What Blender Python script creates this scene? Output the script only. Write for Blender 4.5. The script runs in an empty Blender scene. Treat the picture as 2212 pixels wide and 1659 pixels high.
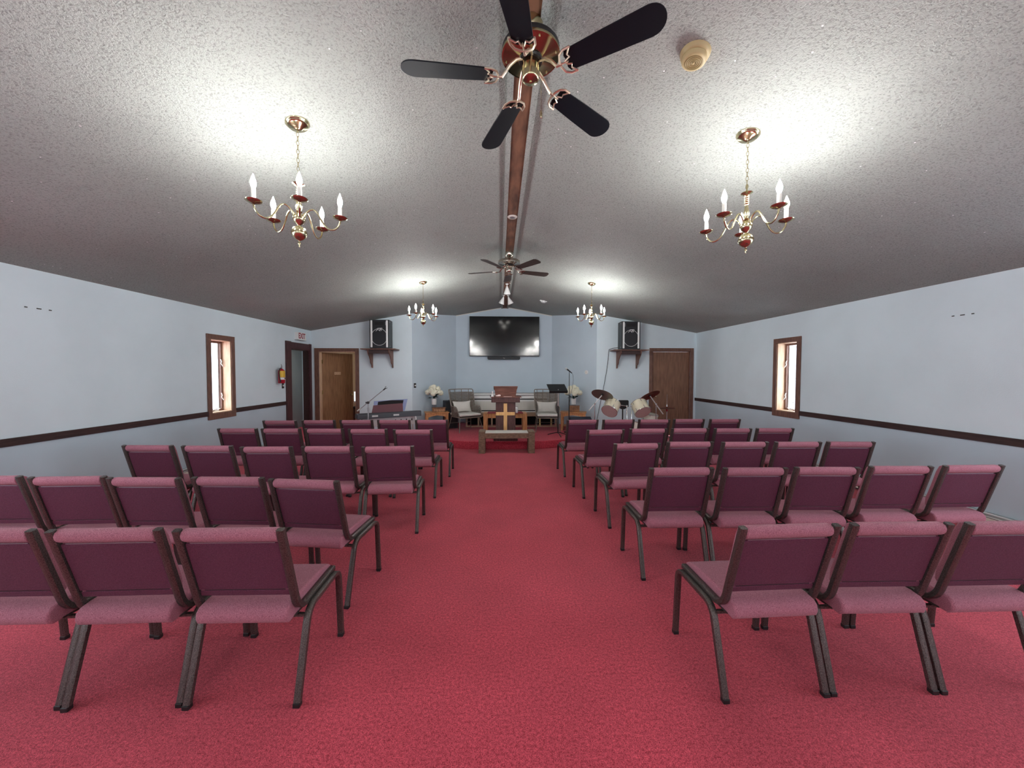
import bpy, math, random
from mathutils import Vector, Matrix
C = bpy.context.scene.collection
sc = bpy.context.scene
PI = math.pi
R = math.radians
random.seed(7)

# ------------------------------------------------------------------ camera
f_px, pitch, yaw, roll, cam_h = 785.09, 0.031135, 0.034245, -0.0019066, 1.58618
cy_, sy_ = math.cos(yaw), math.sin(yaw)
cp_, sp_ = math.cos(pitch), math.sin(pitch)
cr_, sr_ = math.cos(roll), math.sin(roll)
rx = Vector((cy_, -sy_, 0)); ry = Vector((sy_, cy_, 0)); rz = Vector((0, 0, 1))
fw = ry * cp_ - rz * sp_
up = ry * sp_ + rz * cp_
right = rx * cr_ - up * sr_
upv = rx * sr_ + up * cr_
cam_d = bpy.data.cameras.new('camera')
cam_d.sensor_fit = 'HORIZONTAL'; cam_d.sensor_width = 36
cam_d.lens = f_px / 2212 * 36
cam_d.clip_start = 0.05; cam_d.clip_end = 200
cam = bpy.data.objects.new('camera', cam_d); C.objects.link(cam)
M = Matrix.Identity(4)
for i in range(3):
    M[i][0] = right[i]; M[i][1] = upv[i]; M[i][2] = -fw[i]
M[2][3] = cam_h
cam.matrix_world = M
sc.camera = cam

# ------------------------------------------------------------------ world, exposure
w = bpy.data.worlds.new('sky'); sc.world = w; w.use_nodes = True
bg = w.node_tree.nodes['Background']
bg.inputs[0].default_value = (0.80, 0.91, 1.0, 1); bg.inputs[1].default_value = 8.0
sc.view_settings.view_transform = 'Standard'
sc.view_settings.look = 'None'
sc.view_settings.gamma = 1
sc.view_settings.use_curve_mapping = False
sc.view_settings.exposure = 0.42
BULB = 440.0
BULB_COL = (1.0, 0.985, 0.955)
# daylight portals in the window openings (they only guide the sky's light through the panes)
def portal(x, y, z, rot, sx, sy):
    a = bpy.data.lights.new('daylight_portal', 'AREA'); a.shape = 'RECTANGLE'; a.size = sx; a.size_y = sy
    a.cycles.is_portal = True
    o = bpy.data.objects.new('daylight_portal', a); C.objects.link(o); o.location = (x, y, z); o.rotation_euler = rot
FILL_WINDOWS = [(0.0, 2.4), (-2.75, -0.65)]        # unseen wide windows added for daylight fill, beside and behind the camera
for y0, y1 in FILL_WINDOWS:
    for s_, X in ((1, -4.77), (-1, 5.13)):
        portal(X, (y0 + y1) / 2, 1.52, (0, R(90) * -s_, 0), 1.2, y1 - y0)
for s_, X in ((1, -4.77), (-1, 5.13)):
    portal(X, 6.1, 1.52, (0, R(90) * -s_, 0), 1.2, 0.45)
try:
    sc.cycles.use_denoising = True
    sc.cycles.max_bounces = 8
    sc.cycles.diffuse_bounces = 5
    sc.cycles.sample_clamp_indirect = 6
    sc.cycles.caustics_reflective = False
    sc.cycles.caustics_refractive = False
except Exception:
    pass

# ------------------------------------------------------------------ room dimensions
XL, XR, D = -4.557, 4.922, 8.966      # left wall, right wall, platform-end wall
YB = -3.3                              # wall behind the camera
RX, RZ = 0.165, 3.436                  # ridge
SL = (RZ - 2.587) / (RX - XL); SR = (RZ - 2.587) / (XR - RX)
AX0, AX1, BX0, BX1, AY = -2.135, 2.41, -1.225, 1.482, 10.30   # alcove front and back corners
ST = 0.165                             # height of the platform
def zc(x): return RZ - (SL * (RX - x) if x < RX else SR * (x - RX))

# ------------------------------------------------------------------ materials
def srgb(r, g, b):
    def f(c):
        c /= 255.0
        return c / 12.92 if c <= 0.04045 else ((c + 0.055) / 1.055) ** 2.4
    return (f(r), f(g), f(b), 1)
def mat(name, col, rough=0.6, metal=0.0, spec=0.5, var=0.0, vscale=5.0, vstretch=(1, 1, 1), bump=0.0, bscale=60.0, col2=None, emit=None, es=0, sheen=0, aniso_coords='Object', detail=4.0, ramp=(0.35, 0.65)):
    m = bpy.data.materials.new(name); m.use_nodes = True
    nt = m.node_tree; n = nt.nodes; l = nt.links
    p = n['Principled BSDF']
    p.inputs['Base Color'].default_value = col
    p.inputs['Roughness'].default_value = rough
    p.inputs['Metallic'].default_value = metal
    p.inputs['Specular IOR Level'].default_value = spec
    if sheen:
        p.inputs['Sheen Weight'].default_value = sheen
        p.inputs['Sheen Roughness'].default_value = 0.5
    if emit:
        p.inputs['Emission Color'].default_value = emit
        p.inputs['Emission Strength'].default_value = es
    tc = None
    if var or col2 or bump:
        tc = n.new('ShaderNodeTexCoord')
    if var or col2:
        mp = n.new('ShaderNodeMapping'); mp.inputs['Scale'].default_value = vstretch
        l.new(tc.outputs[aniso_coords], mp.inputs[0])
        nz = n.new('ShaderNodeTexNoise'); nz.inputs['Scale'].default_value = vscale
        nz.inputs['Detail'].default_value = detail
        l.new(mp.outputs[0], nz.inputs['Vector'])
        cr = n.new('ShaderNodeValToRGB')
        c2 = col2 or tuple(max(0, c * (1 - var)) for c in col[:3]) + (1,)
        c1 = col if col2 else tuple(min(1, c * (1 + var)) for c in col[:3]) + (1,)
        cr.color_ramp.elements[0].position = ramp[0]; cr.color_ramp.elements[0].color = c2
        cr.color_ramp.elements[1].position = ramp[1]; cr.color_ramp.elements[1].color = c1
        l.new(nz.outputs[0], cr.inputs[0]); l.new(cr.outputs[0], p.inputs['Base Color'])
    if bump:
        nb = n.new('ShaderNodeTexNoise'); nb.inputs['Scale'].default_value = bscale
        nb.inputs['Detail'].default_value = 3
        l.new(tc.outputs['Object'], nb.inputs['Vector'])
        b = n.new('ShaderNodeBump'); b.inputs['Strength'].default_value = bump
        b.inputs['Distance'].default_value = 0.004
        l.new(nb.outputs[0], b.inputs['Height']); l.new(b.outputs[0], p.inputs['Normal'])
    return m

M_wall = mat('wall_paint', srgb(218, 232, 239), 0.85, var=0.03, vscale=1.6, bump=0.15, bscale=90)
M_lower = mat('lower_wall_paint', srgb(186, 203, 214), 0.8, var=0.03, vscale=1.6, bump=0.15, bscale=90)
M_blue = mat('alcove_paint', srgb(196, 210, 221), 0.85, var=0.03, vscale=1.6, bump=0.15, bscale=90)
M_cream = mat('cream_paint', srgb(222, 205, 182), 0.85)
M_hall = mat('hall_paint', srgb(150, 156, 158), 0.85, var=0.03, vscale=3)

def ceiling_mat():
    m = bpy.data.materials.new('textured_ceiling'); m.use_nodes = True
    nt = m.node_tree; n = nt.nodes; l = nt.links; p = n['Principled BSDF']
    p.inputs['Roughness'].default_value = 0.75
    p.inputs['Specular IOR Level'].default_value = 0.3
    tc = n.new('ShaderNodeTexCoord')
    n1 = n.new('ShaderNodeTexNoise'); n1.inputs['Scale'].default_value = 84; n1.inputs['Detail'].default_value = 2.5; n1.inputs['Roughness'].default_value = 0.6
    n1.inputs['Distortion'].default_value = 0.6
    l.new(tc.outputs['Object'], n1.inputs['Vector'])
    r1 = n.new('ShaderNodeValToRGB')
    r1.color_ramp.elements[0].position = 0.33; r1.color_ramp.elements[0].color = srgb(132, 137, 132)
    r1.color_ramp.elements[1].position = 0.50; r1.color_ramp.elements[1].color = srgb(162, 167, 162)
    l.new(n1.outputs[0], r1.inputs[0])
    n2 = n.new('ShaderNodeTexNoise'); n2.inputs['Scale'].default_value = 1.1; n2.inputs['Detail'].default_value = 3
    l.new(tc.outputs['Object'], n2.inputs['Vector'])
    mr = n.new('ShaderNodeMapRange'); mr.inputs[1].default_value = 0.3; mr.inputs[2].default_value = 0.7
    mr.inputs[3].default_value = 0.93; mr.inputs[4].default_value = 1.04
    l.new(n2.outputs[0], mr.inputs[0])
    mx = n.new('ShaderNodeMix'); mx.data_type = 'RGBA'; mx.blend_type = 'MULTIPLY'; mx.inputs[0].default_value = 1
    l.new(r1.outputs[0], mx.inputs[6]); l.new(mr.outputs[0], mx.inputs[7])
    # sparse glitter flakes, their sparkle put into the colour as white
    vo = n.new('ShaderNodeTexVoronoi'); vo.inputs['Scale'].default_value = 16
    l.new(tc.outputs['Object'], vo.inputs['Vector'])
    lt = n.new('ShaderNodeMath'); lt.operation = 'LESS_THAN'; lt.inputs[1].default_value = 0.075
    l.new(vo.outputs['Distance'], lt.inputs[0])
    sp = n.new('ShaderNodeSeparateColor'); l.new(vo.outputs['Color'], sp.inputs[0])
    gt = n.new('ShaderNodeMath'); gt.operation = 'GREATER_THAN'; gt.inputs[1].default_value = 0.9
    l.new(sp.outputs[0], gt.inputs[0])
    an = n.new('ShaderNodeMath'); an.operation = 'MULTIPLY'
    l.new(lt.outputs[0], an.inputs[0]); l.new(gt.outputs[0], an.inputs[1])
    m2 = n.new('ShaderNodeMix'); m2.data_type = 'RGBA'
    l.new(an.outputs[0], m2.inputs[0]); l.new(mx.outputs[2], m2.inputs[6]); m2.inputs[7].default_value = (1, 1, 1, 1)
    l.new(m2.outputs[2], p.inputs['Base Color'])
    b = n.new('ShaderNodeBump'); b.inputs['Strength'].default_value = 0.85; b.inputs['Distance'].default_value = 0.009
    l.new(n1.outputs[0], b.inputs['Height']); l.new(b.outputs[0], p.inputs['Normal'])
    return m
M_ceil = ceiling_mat()

def carpet_mat():
    m = bpy.data.materials.new('red_carpet'); m.use_nodes = True
    nt = m.node_tree; n = nt.nodes; l = nt.links; p = n['Principled BSDF']
    p.inputs['Roughness'].default_value = 0.95; p.inputs['Specular IOR Level'].default_value = 0.1
    p.inputs['Sheen Weight'].default_value = 0.15
    tc = n.new('ShaderNodeTexCoord')
    n1 = n.new('ShaderNodeTexNoise'); n1.inputs['Scale'].default_value = 210; n1.inputs['Detail'].default_value = 3
    n2 = n.new('ShaderNodeTexNoise'); n2.inputs['Scale'].default_value = 2.2; n2.inputs['Detail'].default_value = 4
    n3 = n.new('ShaderNodeTexNoise'); n3.inputs['Scale'].default_value = 70; n3.inputs['Detail'].default_value = 2
    for q in (n1, n2, n3): l.new(tc.outputs['Object'], q.inputs['Vector'])
    ad = n.new('ShaderNodeMath'); ad.operation = 'MULTIPLY_ADD'; ad.inputs[1].default_value = 0.65
    l.new(n1.outputs[0], ad.inputs[0])
    m3 = n.new('ShaderNodeMath'); m3.operation = 'MULTIPLY'; m3.inputs[1].default_value = 0.35
    l.new(n3.outputs[0], m3.inputs[0]); l.new(m3.outputs[0], ad.inputs[2])
    r1 = n.new('ShaderNodeValToRGB')
    r1.color_ramp.elements[0].position = 0.36; r1.color_ramp.elements[0].color = srgb(138, 26, 44)
    r1.color_ramp.elements[1].position = 0.64; r1.color_ramp.elements[1].color = srgb(232, 92, 110)
    l.new(ad.outputs[0], r1.inputs[0])
    mr = n.new('ShaderNodeMapRange'); mr.inputs[1].default_value = 0.3; mr.inputs[2].default_value = 0.7
    mr.inputs[3].default_value = 0.9; mr.inputs[4].default_value = 1.08
    l.new(n2.outputs[0], mr.inputs[0])
    mx = n.new('ShaderNodeMix'); mx.data_type = 'RGBA'; mx.blend_type = 'MULTIPLY'; mx.inputs[0].default_value = 1
    l.new(r1.outputs[0], mx.inputs[6]); l.new(mr.outputs[0], mx.inputs[7]); l.new(mx.outputs[2], p.inputs['Base Color'])
    b = n.new('ShaderNodeBump'); b.inputs['Strength'].default_value = 0.7; b.inputs['Distance'].default_value = 0.006
    l.new(n1.outputs[0], b.inputs['Height']); l.new(b.outputs[0], p.inputs['Normal'])
    return m
M_carpet = carpet_mat()
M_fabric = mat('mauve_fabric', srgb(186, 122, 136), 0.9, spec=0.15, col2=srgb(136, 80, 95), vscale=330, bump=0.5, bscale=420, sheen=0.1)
M_fabric_shaded = mat('shaded_mauve_fabric', srgb(104, 54, 74), 0.9, spec=0.15, col2=srgb(78, 35, 54), vscale=330, bump=0.4, bscale=420, sheen=0.05)  # seat fabric again, with the shade on the backs put into its colour
M_bronze = mat('hammered_bronze', (0.11, 0.095, 0.088, 1), 0.32, metal=0.7, var=0.5, vscale=260, bump=0.5, bscale=240)
M_blackplastic = mat('black_plastic', (0.012, 0.012, 0.013, 1), 0.45)
M_brass = mat('polished_brass', (0.56, 0.49, 0.30, 1), 0.17, metal=1)
M_iron = mat('cast_brass', (0.80, 0.70, 0.55, 1), 0.38, metal=1)
M_nickel = mat('antique_nickel', (0.55, 0.50, 0.42, 1), 0.2, metal=1)
M_chrome = mat('chrome', (0.75, 0.75, 0.76, 1), 0.18, metal=1)
M_blackblade = mat('black_blade', (0.006, 0.008, 0.012, 1), 0.4, spec=0.2)
M_brownblade = mat('walnut_blade', srgb(70, 52, 44), 0.45, col2=srgb(44, 32, 28), vscale=8, vstretch=(1, 12, 1))
M_beam = mat('stained_ridge_board', srgb(124, 84, 62), 0.6, col2=srgb(74, 46, 33), vscale=5, vstretch=(3, 0.7, 1), ramp=(0.3, 0.6))
M_darktrim = mat('dark_trim', srgb(64, 42, 40), 0.5, col2=srgb(44, 28, 28), vscale=6, vstretch=(8, 1, 8))
M_casing = mat('brown_casing', srgb(126, 90, 76), 0.5, col2=srgb(98, 68, 58), vscale=7, vstretch=(8, 8, 1))
M_purplecasing = mat('reddish_casing', srgb(88, 52, 56), 0.55, col2=srgb(58, 32, 38), vscale=7, vstretch=(8, 8, 1))
M_jamb = mat('pale_jamb', srgb(222, 190, 160), 0.6, col2=srgb(205, 168, 138), vscale=6, vstretch=(6, 6, 1))
M_door = mat('brown_door', srgb(142, 104, 82), 0.5, col2=srgb(114, 80, 62), vscale=4, vstretch=(9, 9, 0.8), detail=6)
M_door2 = mat('lighter_brown_door', srgb(160, 120, 88), 0.5, col2=srgb(130, 94, 66), vscale=4, vstretch=(9, 9, 0.8), detail=6)
M_white = mat('white_enamel', srgb(232, 233, 232), 0.4)
M_offwhite = mat('off_white', srgb(214, 210, 200), 0.6)
M_bulb = mat('lit_bulb', (1, 1, 1, 1), 0.5, emit=(BULB_COL[0], BULB_COL[1], BULB_COL[2], 1), es=BULB)
M_candle = mat('candle_sleeve', srgb(238, 236, 226), 0.5)
M_beige = mat('aged_beige', srgb(184, 166, 122), 0.5)
M_beige_d = mat('aged_beige_core', srgb(142, 124, 80), 0.45)
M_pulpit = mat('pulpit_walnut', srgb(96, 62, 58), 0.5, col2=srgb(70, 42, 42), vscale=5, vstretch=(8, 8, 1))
M_pulpit_t = mat('pulpit_walnut_lit', srgb(132, 88, 74), 0.5, col2=srgb(106, 68, 58), vscale=5, vstretch=(1, 8, 8))  # lit copy of the pulpit walnut, light put into its colour
M_cross = mat('pale_cross_wood', srgb(236, 190, 130), 0.55, col2=srgb(222, 170, 108), vscale=5, vstretch=(6, 6, 1))
M_bench = mat('weathered_oak', srgb(140, 116, 96), 0.6, col2=srgb(108, 86, 70), vscale=6, vstretch=(3, 8, 8))
M_oak = mat('honey_oak', srgb(206, 148, 96), 0.5, col2=srgb(176, 118, 72), vscale=5, vstretch=(6, 6, 1))
M_maroon = mat('maroon_cloth', srgb(140, 36, 50), 0.85)
M_wicker = mat('grey_wicker', srgb(140, 128, 116), 0.7, col2=srgb(96, 86, 78), vscale=60, bump=0.6, bscale=120)
M_wframe = mat('taupe_frame', srgb(128, 118, 110), 0.45)
M_linen = mat('grey_linen', srgb(216, 212, 206), 0.9, var=0.05, vscale=80, bump=0.2, bscale=200)
M_darkblue = mat('black_vinyl', (0.012, 0.014, 0.026, 1), 0.55, bump=0.3, bscale=200)
M_cabinet = mat('speaker_vinyl', (0.035, 0.042, 0.046, 1), 0.5, bump=0.3, bscale=220)
M_grille = mat('speaker_grille', (0.008, 0.009, 0.013, 1), 0.5, bump=0.5, bscale=400)
M_screen = mat('tv_glass', (0.004, 0.005, 0.007, 1), 0.115, spec=0.6)
M_tvbezel = mat('tv_bezel', (0.015, 0.015, 0.017, 1), 0.35)
M_keys = mat('keyboard_case', srgb(70, 72, 78), 0.4, metal=0.2)
M_silver = mat('silver_stand', srgb(205, 203, 202), 0.4, metal=0.3)
M_rest = mat('mauve_rest', srgb(120, 82, 88), 0.5)
M_folder = mat('blue_folder', srgb(150, 162, 200), 0.5)
M_petal = mat('ivory_petals', srgb(240, 236, 216), 0.8)
M_leaf = mat('dark_leaves', srgb(26, 58, 46), 0.6, col2=srgb(14, 34, 28), vscale=20)
M_vase = mat('white_vase', srgb(238, 238, 236), 0.35)
def glass_mat(name, a, tint=(1, 1, 1, 1)):
    m = bpy.data.materials.new(name); m.use_nodes = True
    nt = m.node_tree; n = nt.nodes; l = nt.links
    n.remove(n['Principled BSDF'])
    t = n.new('ShaderNodeBsdfTransparent'); t.inputs[0].default_value = tint
    g = n.new('ShaderNodeBsdfGlossy'); g.inputs['Roughness'].default_value = 0.03
    mx = n.new('ShaderNodeMixShader'); mx.inputs[0].default_value = a
    l.new(t.outputs[0], mx.inputs[1]); l.new(g.outputs[0], mx.inputs[2])
    l.new(mx.outputs[0], n['Material Output'].inputs[0])
    return m
M_spotface = mat('added_spot_glow', (1, 1, 1, 1), 0.5, emit=(1, 0.96, 0.9, 1), es=28)  # glow added inside the spotlight shades to brighten the alcove
M_glass = glass_mat('window_glass', 0.07)
M_vglass = glass_mat('vase_glass', 0.25, (0.85, 0.9, 0.92, 1))
M_cream_shell = mat('cream_drum_shell', srgb(232, 222, 196), 0.3)
M_head = mat('mauve_drum_head', srgb(192, 164, 160), 0.45)
M_whead = mat('white_drum_head', srgb(232, 228, 214), 0.45)
M_cymbal = mat('dull_cymbal', (0.22, 0.20, 0.17, 1), 0.45, metal=0.5)
M_rcymbal = mat('carpet_tinted_cymbal', (0.26, 0.09, 0.07, 1), 0.35, metal=0.9)  # reflection of the red carpet put into the metal colour
M_red = mat('extinguisher_red', srgb(170, 24, 44), 0.35)
M_yellow = mat('yellow_label', srgb(236, 190, 60), 0.5)
M_exitred = mat('exit_red', srgb(150, 50, 66), 0.6)
M_dark = mat('dark_void', (0.01, 0.009, 0.01, 1), 0.8)
M_snow = mat('snow', (0.85, 0.88, 0.92, 1), 0.9)
M_bark = mat('bare_bark', srgb(120, 116, 118), 0.9, var=0.15, vscale=12)
M_steel = mat('cool_steel', (0.4, 0.4, 0.42, 1), 0.35, metal=0.9)
M_carved = mat('carved_wood', srgb(150, 104, 68), 0.6, col2=srgb(110, 72, 48), vscale=14)
M_pale = mat('pale_carving', srgb(214, 176, 140), 0.6, col2=srgb(180, 130, 96), vscale=30)
M_pink = mat('pinkish_tissue', srgb(232, 205, 200), 0.8)
M_tan = mat('tan_frame', srgb(176, 150, 126), 0.6)
M_yellowwood = mat('yellow_post', srgb(206, 188, 130), 0.6)

# ------------------------------------------------------------------ mesh builder
class MB:
    def __init__(s): s.v = []; s.f = []; s.m = []
    def add(s, vs, fs, m=0):
        o = len(s.v); s.v += [Vector(p) for p in vs]
        s.f += [tuple(i + o for i in q) for q in fs]; s.m += [m] * len(fs); return s
    def box(s, x0, x1, y0, y1, z0, z1, m=0):
        vs = [(x, y, z) for z in (z0, z1) for y in (y0, y1) for x in (x0, x1)]
        return s.add(vs, [(0, 2, 3, 1), (4, 5, 7, 6), (0, 1, 5, 4), (2, 6, 7, 3), (0, 4, 6, 2), (1, 3, 7, 5)], m)
    def prism(s, pts, axis, a, b, m=0):
        """pts: outline in the two other axes, in cyclic order (yz for x, xz for y, xy for z)"""
        def P(p, t):
            if axis == 'x': return (t, p[0], p[1])
            if axis == 'y': return (p[0], t, p[1])
            return (p[0], p[1], t)
        n = len(pts)
        vs = [P(p, a) for p in pts] + [P(p, b) for p in pts]
        fs = [tuple(range(n))[::-1], tuple(range(n, 2 * n))]
        fs += [(i, (i + 1) % n, n + (i + 1) % n, n + i) for i in range(n)]
        return s.add(vs, fs, m)
    def tube(s, path, r, n=8, sec=None, closed=False, cap=True, m=0, up0=None, phase=None):
        path = [Vector(p) for p in path]; k = len(path)
        rad = r if isinstance(r, (list, tuple)) else [r] * k
        if sec is None:
            ph = phase if phase is not None else 0
            sec = [(math.cos(2 * PI * i / n + ph), math.sin(2 * PI * i / n + ph)) for i in range(n)]
        n = len(sec); T = []
        for i in range(k):
            a = path[(i - 1) % k] if (i > 0 or closed) else path[i]
            b = path[(i + 1) % k] if (i < k - 1 or closed) else path[i]
            T.append((b - a).normalized())
        u = Vector(up0) if up0 else (Vector((0, 0, 1)) if abs(T[0].z) < 0.9 else Vector((1, 0, 0)))
        u = (u - T[0] * u.dot(T[0])).normalized()
        vs = []
        for i in range(k):
            u = (u - T[i] * u.dot(T[i])).normalized(); v = T[i].cross(u)
            for a, b in sec: vs.append(path[i] + (u * a + v * b) * rad[i])
        fs = []
        kk = k if closed else k - 1
        for i in range(kk):
            j = (i + 1) % k
            for q in range(n):
                fs.append((i * n + q, i * n + (q + 1) % n, j * n + (q + 1) % n, j * n + q))
        if cap and not closed:
            fs.append(tuple(range(n))[::-1]); fs.append(tuple((k - 1) * n + q for q in range(n)))
        return s.add(vs, fs, m)
    def rtube(s, path, hw, hh, m=0, up0=(1, 0, 0)):
        c = 0.72
        sec = [(hw, -hh * c), (hw, hh * c), (hw * c, hh), (-hw * c, hh), (-hw, hh * c), (-hw, -hh * c), (-hw * c, -hh), (hw * c, -hh)]
        return s.tube(path, 1.0, sec=sec, m=m, up0=up0)
    def lathe(s, prof, n=24, c=(0, 0, 0), m=0, axis=None):
        """prof: (radius, height) pairs"""
        k = len(prof); vs = []
        rot = Vector((0, 0, 1)).rotation_difference(Vector(axis)).to_matrix() if axis else Matrix.Identity(3)
        cc = Vector(c)
        for r, z in prof:
            for i in range(n):
                a = 2 * PI * i / n
                vs.append(cc + rot @ Vector((max(r, 1e-5) * math.cos(a), max(r, 1e-5) * math.sin(a), z)))
        fs = [(i * n + q, i * n + (q + 1) % n, (i + 1) * n + (q + 1) % n, (i + 1) * n + q) for i in range(k - 1) for q in range(n)]
        fs.append(tuple(range(n))[::-1]); fs.append(tuple((k - 1) * n + q for q in range(n)))
        return s.add(vs, fs, m)
    def ball(s, c, r, n=12, m=0, sc_=(1, 1, 1)):
        h = n // 2
        vs = []; fs = []
        for i in range(1, h):
            t = PI * i / h
            for j in range(n):
                a = 2 * PI * j / n
                vs.append((c[0] + r * sc_[0] * math.sin(t) * math.cos(a), c[1] + r * sc_[1] * math.sin(t) * math.sin(a), c[2] + r * sc_[2] * math.cos(t)))
        top = len(vs); vs.append((c[0], c[1], c[2] + r * sc_[2])); bot = top + 1; vs.append((c[0], c[1], c[2] - r * sc_[2]))
        for i in range(h - 2):
            for j in range(n): fs.append((i * n + j, (i + 1) * n + j, (i + 1) * n + (j + 1) % n, i * n + (j + 1) % n))
        for j in range(n):
            fs.append((top, j, (j + 1) % n)); fs.append((bot, (h - 2) * n + (j + 1) % n, (h - 2) * n + j))
        return s.add(vs, fs, m)
    def xf(s, mtx, start=0):
        for i in range(start, len(s.v)): s.v[i] = mtx @ s.v[i]
        return s
    def build(s, name, mats, parent=None, smooth=False, bevel=0, seg=2, loc=(0, 0, 0), sub=0):
        me = bpy.data.meshes.new(name)
        me.from_pydata([tuple(p) for p in s.v], [], s.f)
        if not isinstance(mats, (list, tuple)): mats = [mats]
        for mm in mats: me.materials.append(mm)
        for i, p in enumerate(me.polygons): p.material_index = s.m[i]
        me.validate(); me.update()
        import bmesh
        bm = bmesh.new(); bm.from_mesh(me); bmesh.ops.recalc_face_normals(bm, faces=bm.faces); bm.to_mesh(me); bm.free()
        o = bpy.data.objects.new(name, me); C.objects.link(o); o.location = loc
        if parent is not None: o.parent = parent
        if smooth:
            me.shade_smooth()
            if smooth is True or smooth < 170:
                me.set_sharp_from_angle(angle=R(40 if smooth is True else smooth))
        if bevel:
            b = o.modifiers.new('bevel', 'BEVEL'); b.width = bevel; b.segments = seg; b.limit_method = 'ANGLE'; b.angle_limit = R(40)
            if seg > 2: me.shade_smooth()
        if sub:
            b = o.modifiers.new('subdivision', 'SUBSURF'); b.levels = sub; b.render_levels = sub; me.shade_smooth()
        return o

def thing(name, label, cat, loc=(0, 0, 0), rz=0, group=None):
    o = bpy.data.objects.new(name, None); C.objects.link(o)
    o.empty_display_size = 0.1
    o.location = loc; o.rotation_euler = (0, 0, rz)
    o['label'] = label; o['category'] = cat
    if group: o['group'] = group
    return o
def tag(o, label, cat, group=None):
    o['label'] = label; o['category'] = cat
    if group: o['group'] = group
    return o
def struct(o): o['kind'] = 'structure'; return o
def sthing(name, loc=(0, 0, 0), rz=0):
    o = bpy.data.objects.new(name, None); C.objects.link(o); o.location = loc; o.rotation_euler = (0, 0, rz)
    o['kind'] = 'structure'; return o
def dup(root, parent=None):
    r = root.copy(); C.objects.link(r)
    if parent is not None: r.parent = parent
    for ch in list(root.children): dup(ch, r)
    return r
def text_mesh(name, txt, size, m, parent, loc, rot, depth=0.002, sx=1.0, font_bold=False):
    cu = bpy.data.curves.new(name, 'FONT'); cu.body = txt; cu.size = size; cu.extrude = depth
    cu.align_x = 'CENTER'; cu.align_y = 'CENTER'; cu.offset = size * (0.03 if font_bold else 0.0)
    t = bpy.data.objects.new(name, cu); C.objects.link(t)
    dg = bpy.context.evaluated_depsgraph_get()
    me = bpy.data.meshes.new_from_object(t.evaluated_get(dg))
    bpy.data.objects.remove(t); me.materials.clear(); me.materials.append(m)
    o = bpy.data.objects.new(name, me); C.objects.link(o); o.parent = parent
    o.location = loc; o.rotation_euler = rot; o.scale = (sx, 1, 1)
    return o

# ================================================================== SETTING
struct(MB().box(-6.2, 5.3, YB - 0.2, 12.2, -0.12, 0).build('floor', M_carpet))
# ceiling: two slopes and the plastered casing of the ridge board
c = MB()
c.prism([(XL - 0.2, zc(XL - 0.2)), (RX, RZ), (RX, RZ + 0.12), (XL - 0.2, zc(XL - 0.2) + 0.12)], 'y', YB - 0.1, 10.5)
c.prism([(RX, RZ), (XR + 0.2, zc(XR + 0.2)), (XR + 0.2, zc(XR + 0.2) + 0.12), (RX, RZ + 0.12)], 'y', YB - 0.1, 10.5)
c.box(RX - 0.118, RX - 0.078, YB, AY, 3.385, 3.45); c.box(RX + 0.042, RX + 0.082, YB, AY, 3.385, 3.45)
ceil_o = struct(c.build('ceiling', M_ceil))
BXC = RX - 0.018                       # ridge board centre
struct(MB().box(BXC - 0.061, BXC + 0.061, YB, AY, 3.392, 3.42).build('trim_1', M_beam))

def wall_x(name, x0, x1, ys, holes, ztop, split=0.93, mats=(M_wall, M_lower)):
    """wall across X in [x0,x1] running along Y, holes (y0,y1,z0,z1)"""
    b = MB()
    yy = sorted(set([ys[0], ys[1]] + [h[0] for h in holes] + [h[1] for h in holes]))
    zz = sorted(set([0, split, ztop] + [h[2] for h in holes] + [h[3] for h in holes]))
    for i in range(len(yy) - 1):
        for j in range(len(zz) - 1):
            ym, zm = (yy[i] + yy[i + 1]) / 2, (zz[j] + zz[j + 1]) / 2
            if any(h[0] < ym < h[1] and h[2] < zm < h[3] for h in holes): continue
            b.box(x0, x1, yy[i], yy[i + 1], zz[j], zz[j + 1], 1 if zm < split else 0)
    return struct(b.build(name, list(mats)))
WL = (5.895, 6.33, 0.93, 2.11)
WR = (5.855, 6.285, 0.93, 2.115)
FILL_HOLES = [(y0, y1, 0.93, 2.11) for y0, y1 in FILL_WINDOWS]
wall_x('wall_left', XL - 0.13, XL, (YB, D + 0.12), [WL, (8.09, 8.86, 0, 2.11)] + FILL_HOLES, 2.62)
wall_x('wall_right', XR, XR + 0.2, (YB, D + 0.12), [WR] + FILL_HOLES, 2.62)
b = MB(); b.prism([(XL - 0.2, 0), (XR + 0.2, 0), (XR + 0.2, zc(XR) + .03), (RX, RZ + .03), (XL - 0.2, zc(XL) + .03)], 'y', YB - 0.15, YB)
struct(b.build('wall_back', M_wall))
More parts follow.
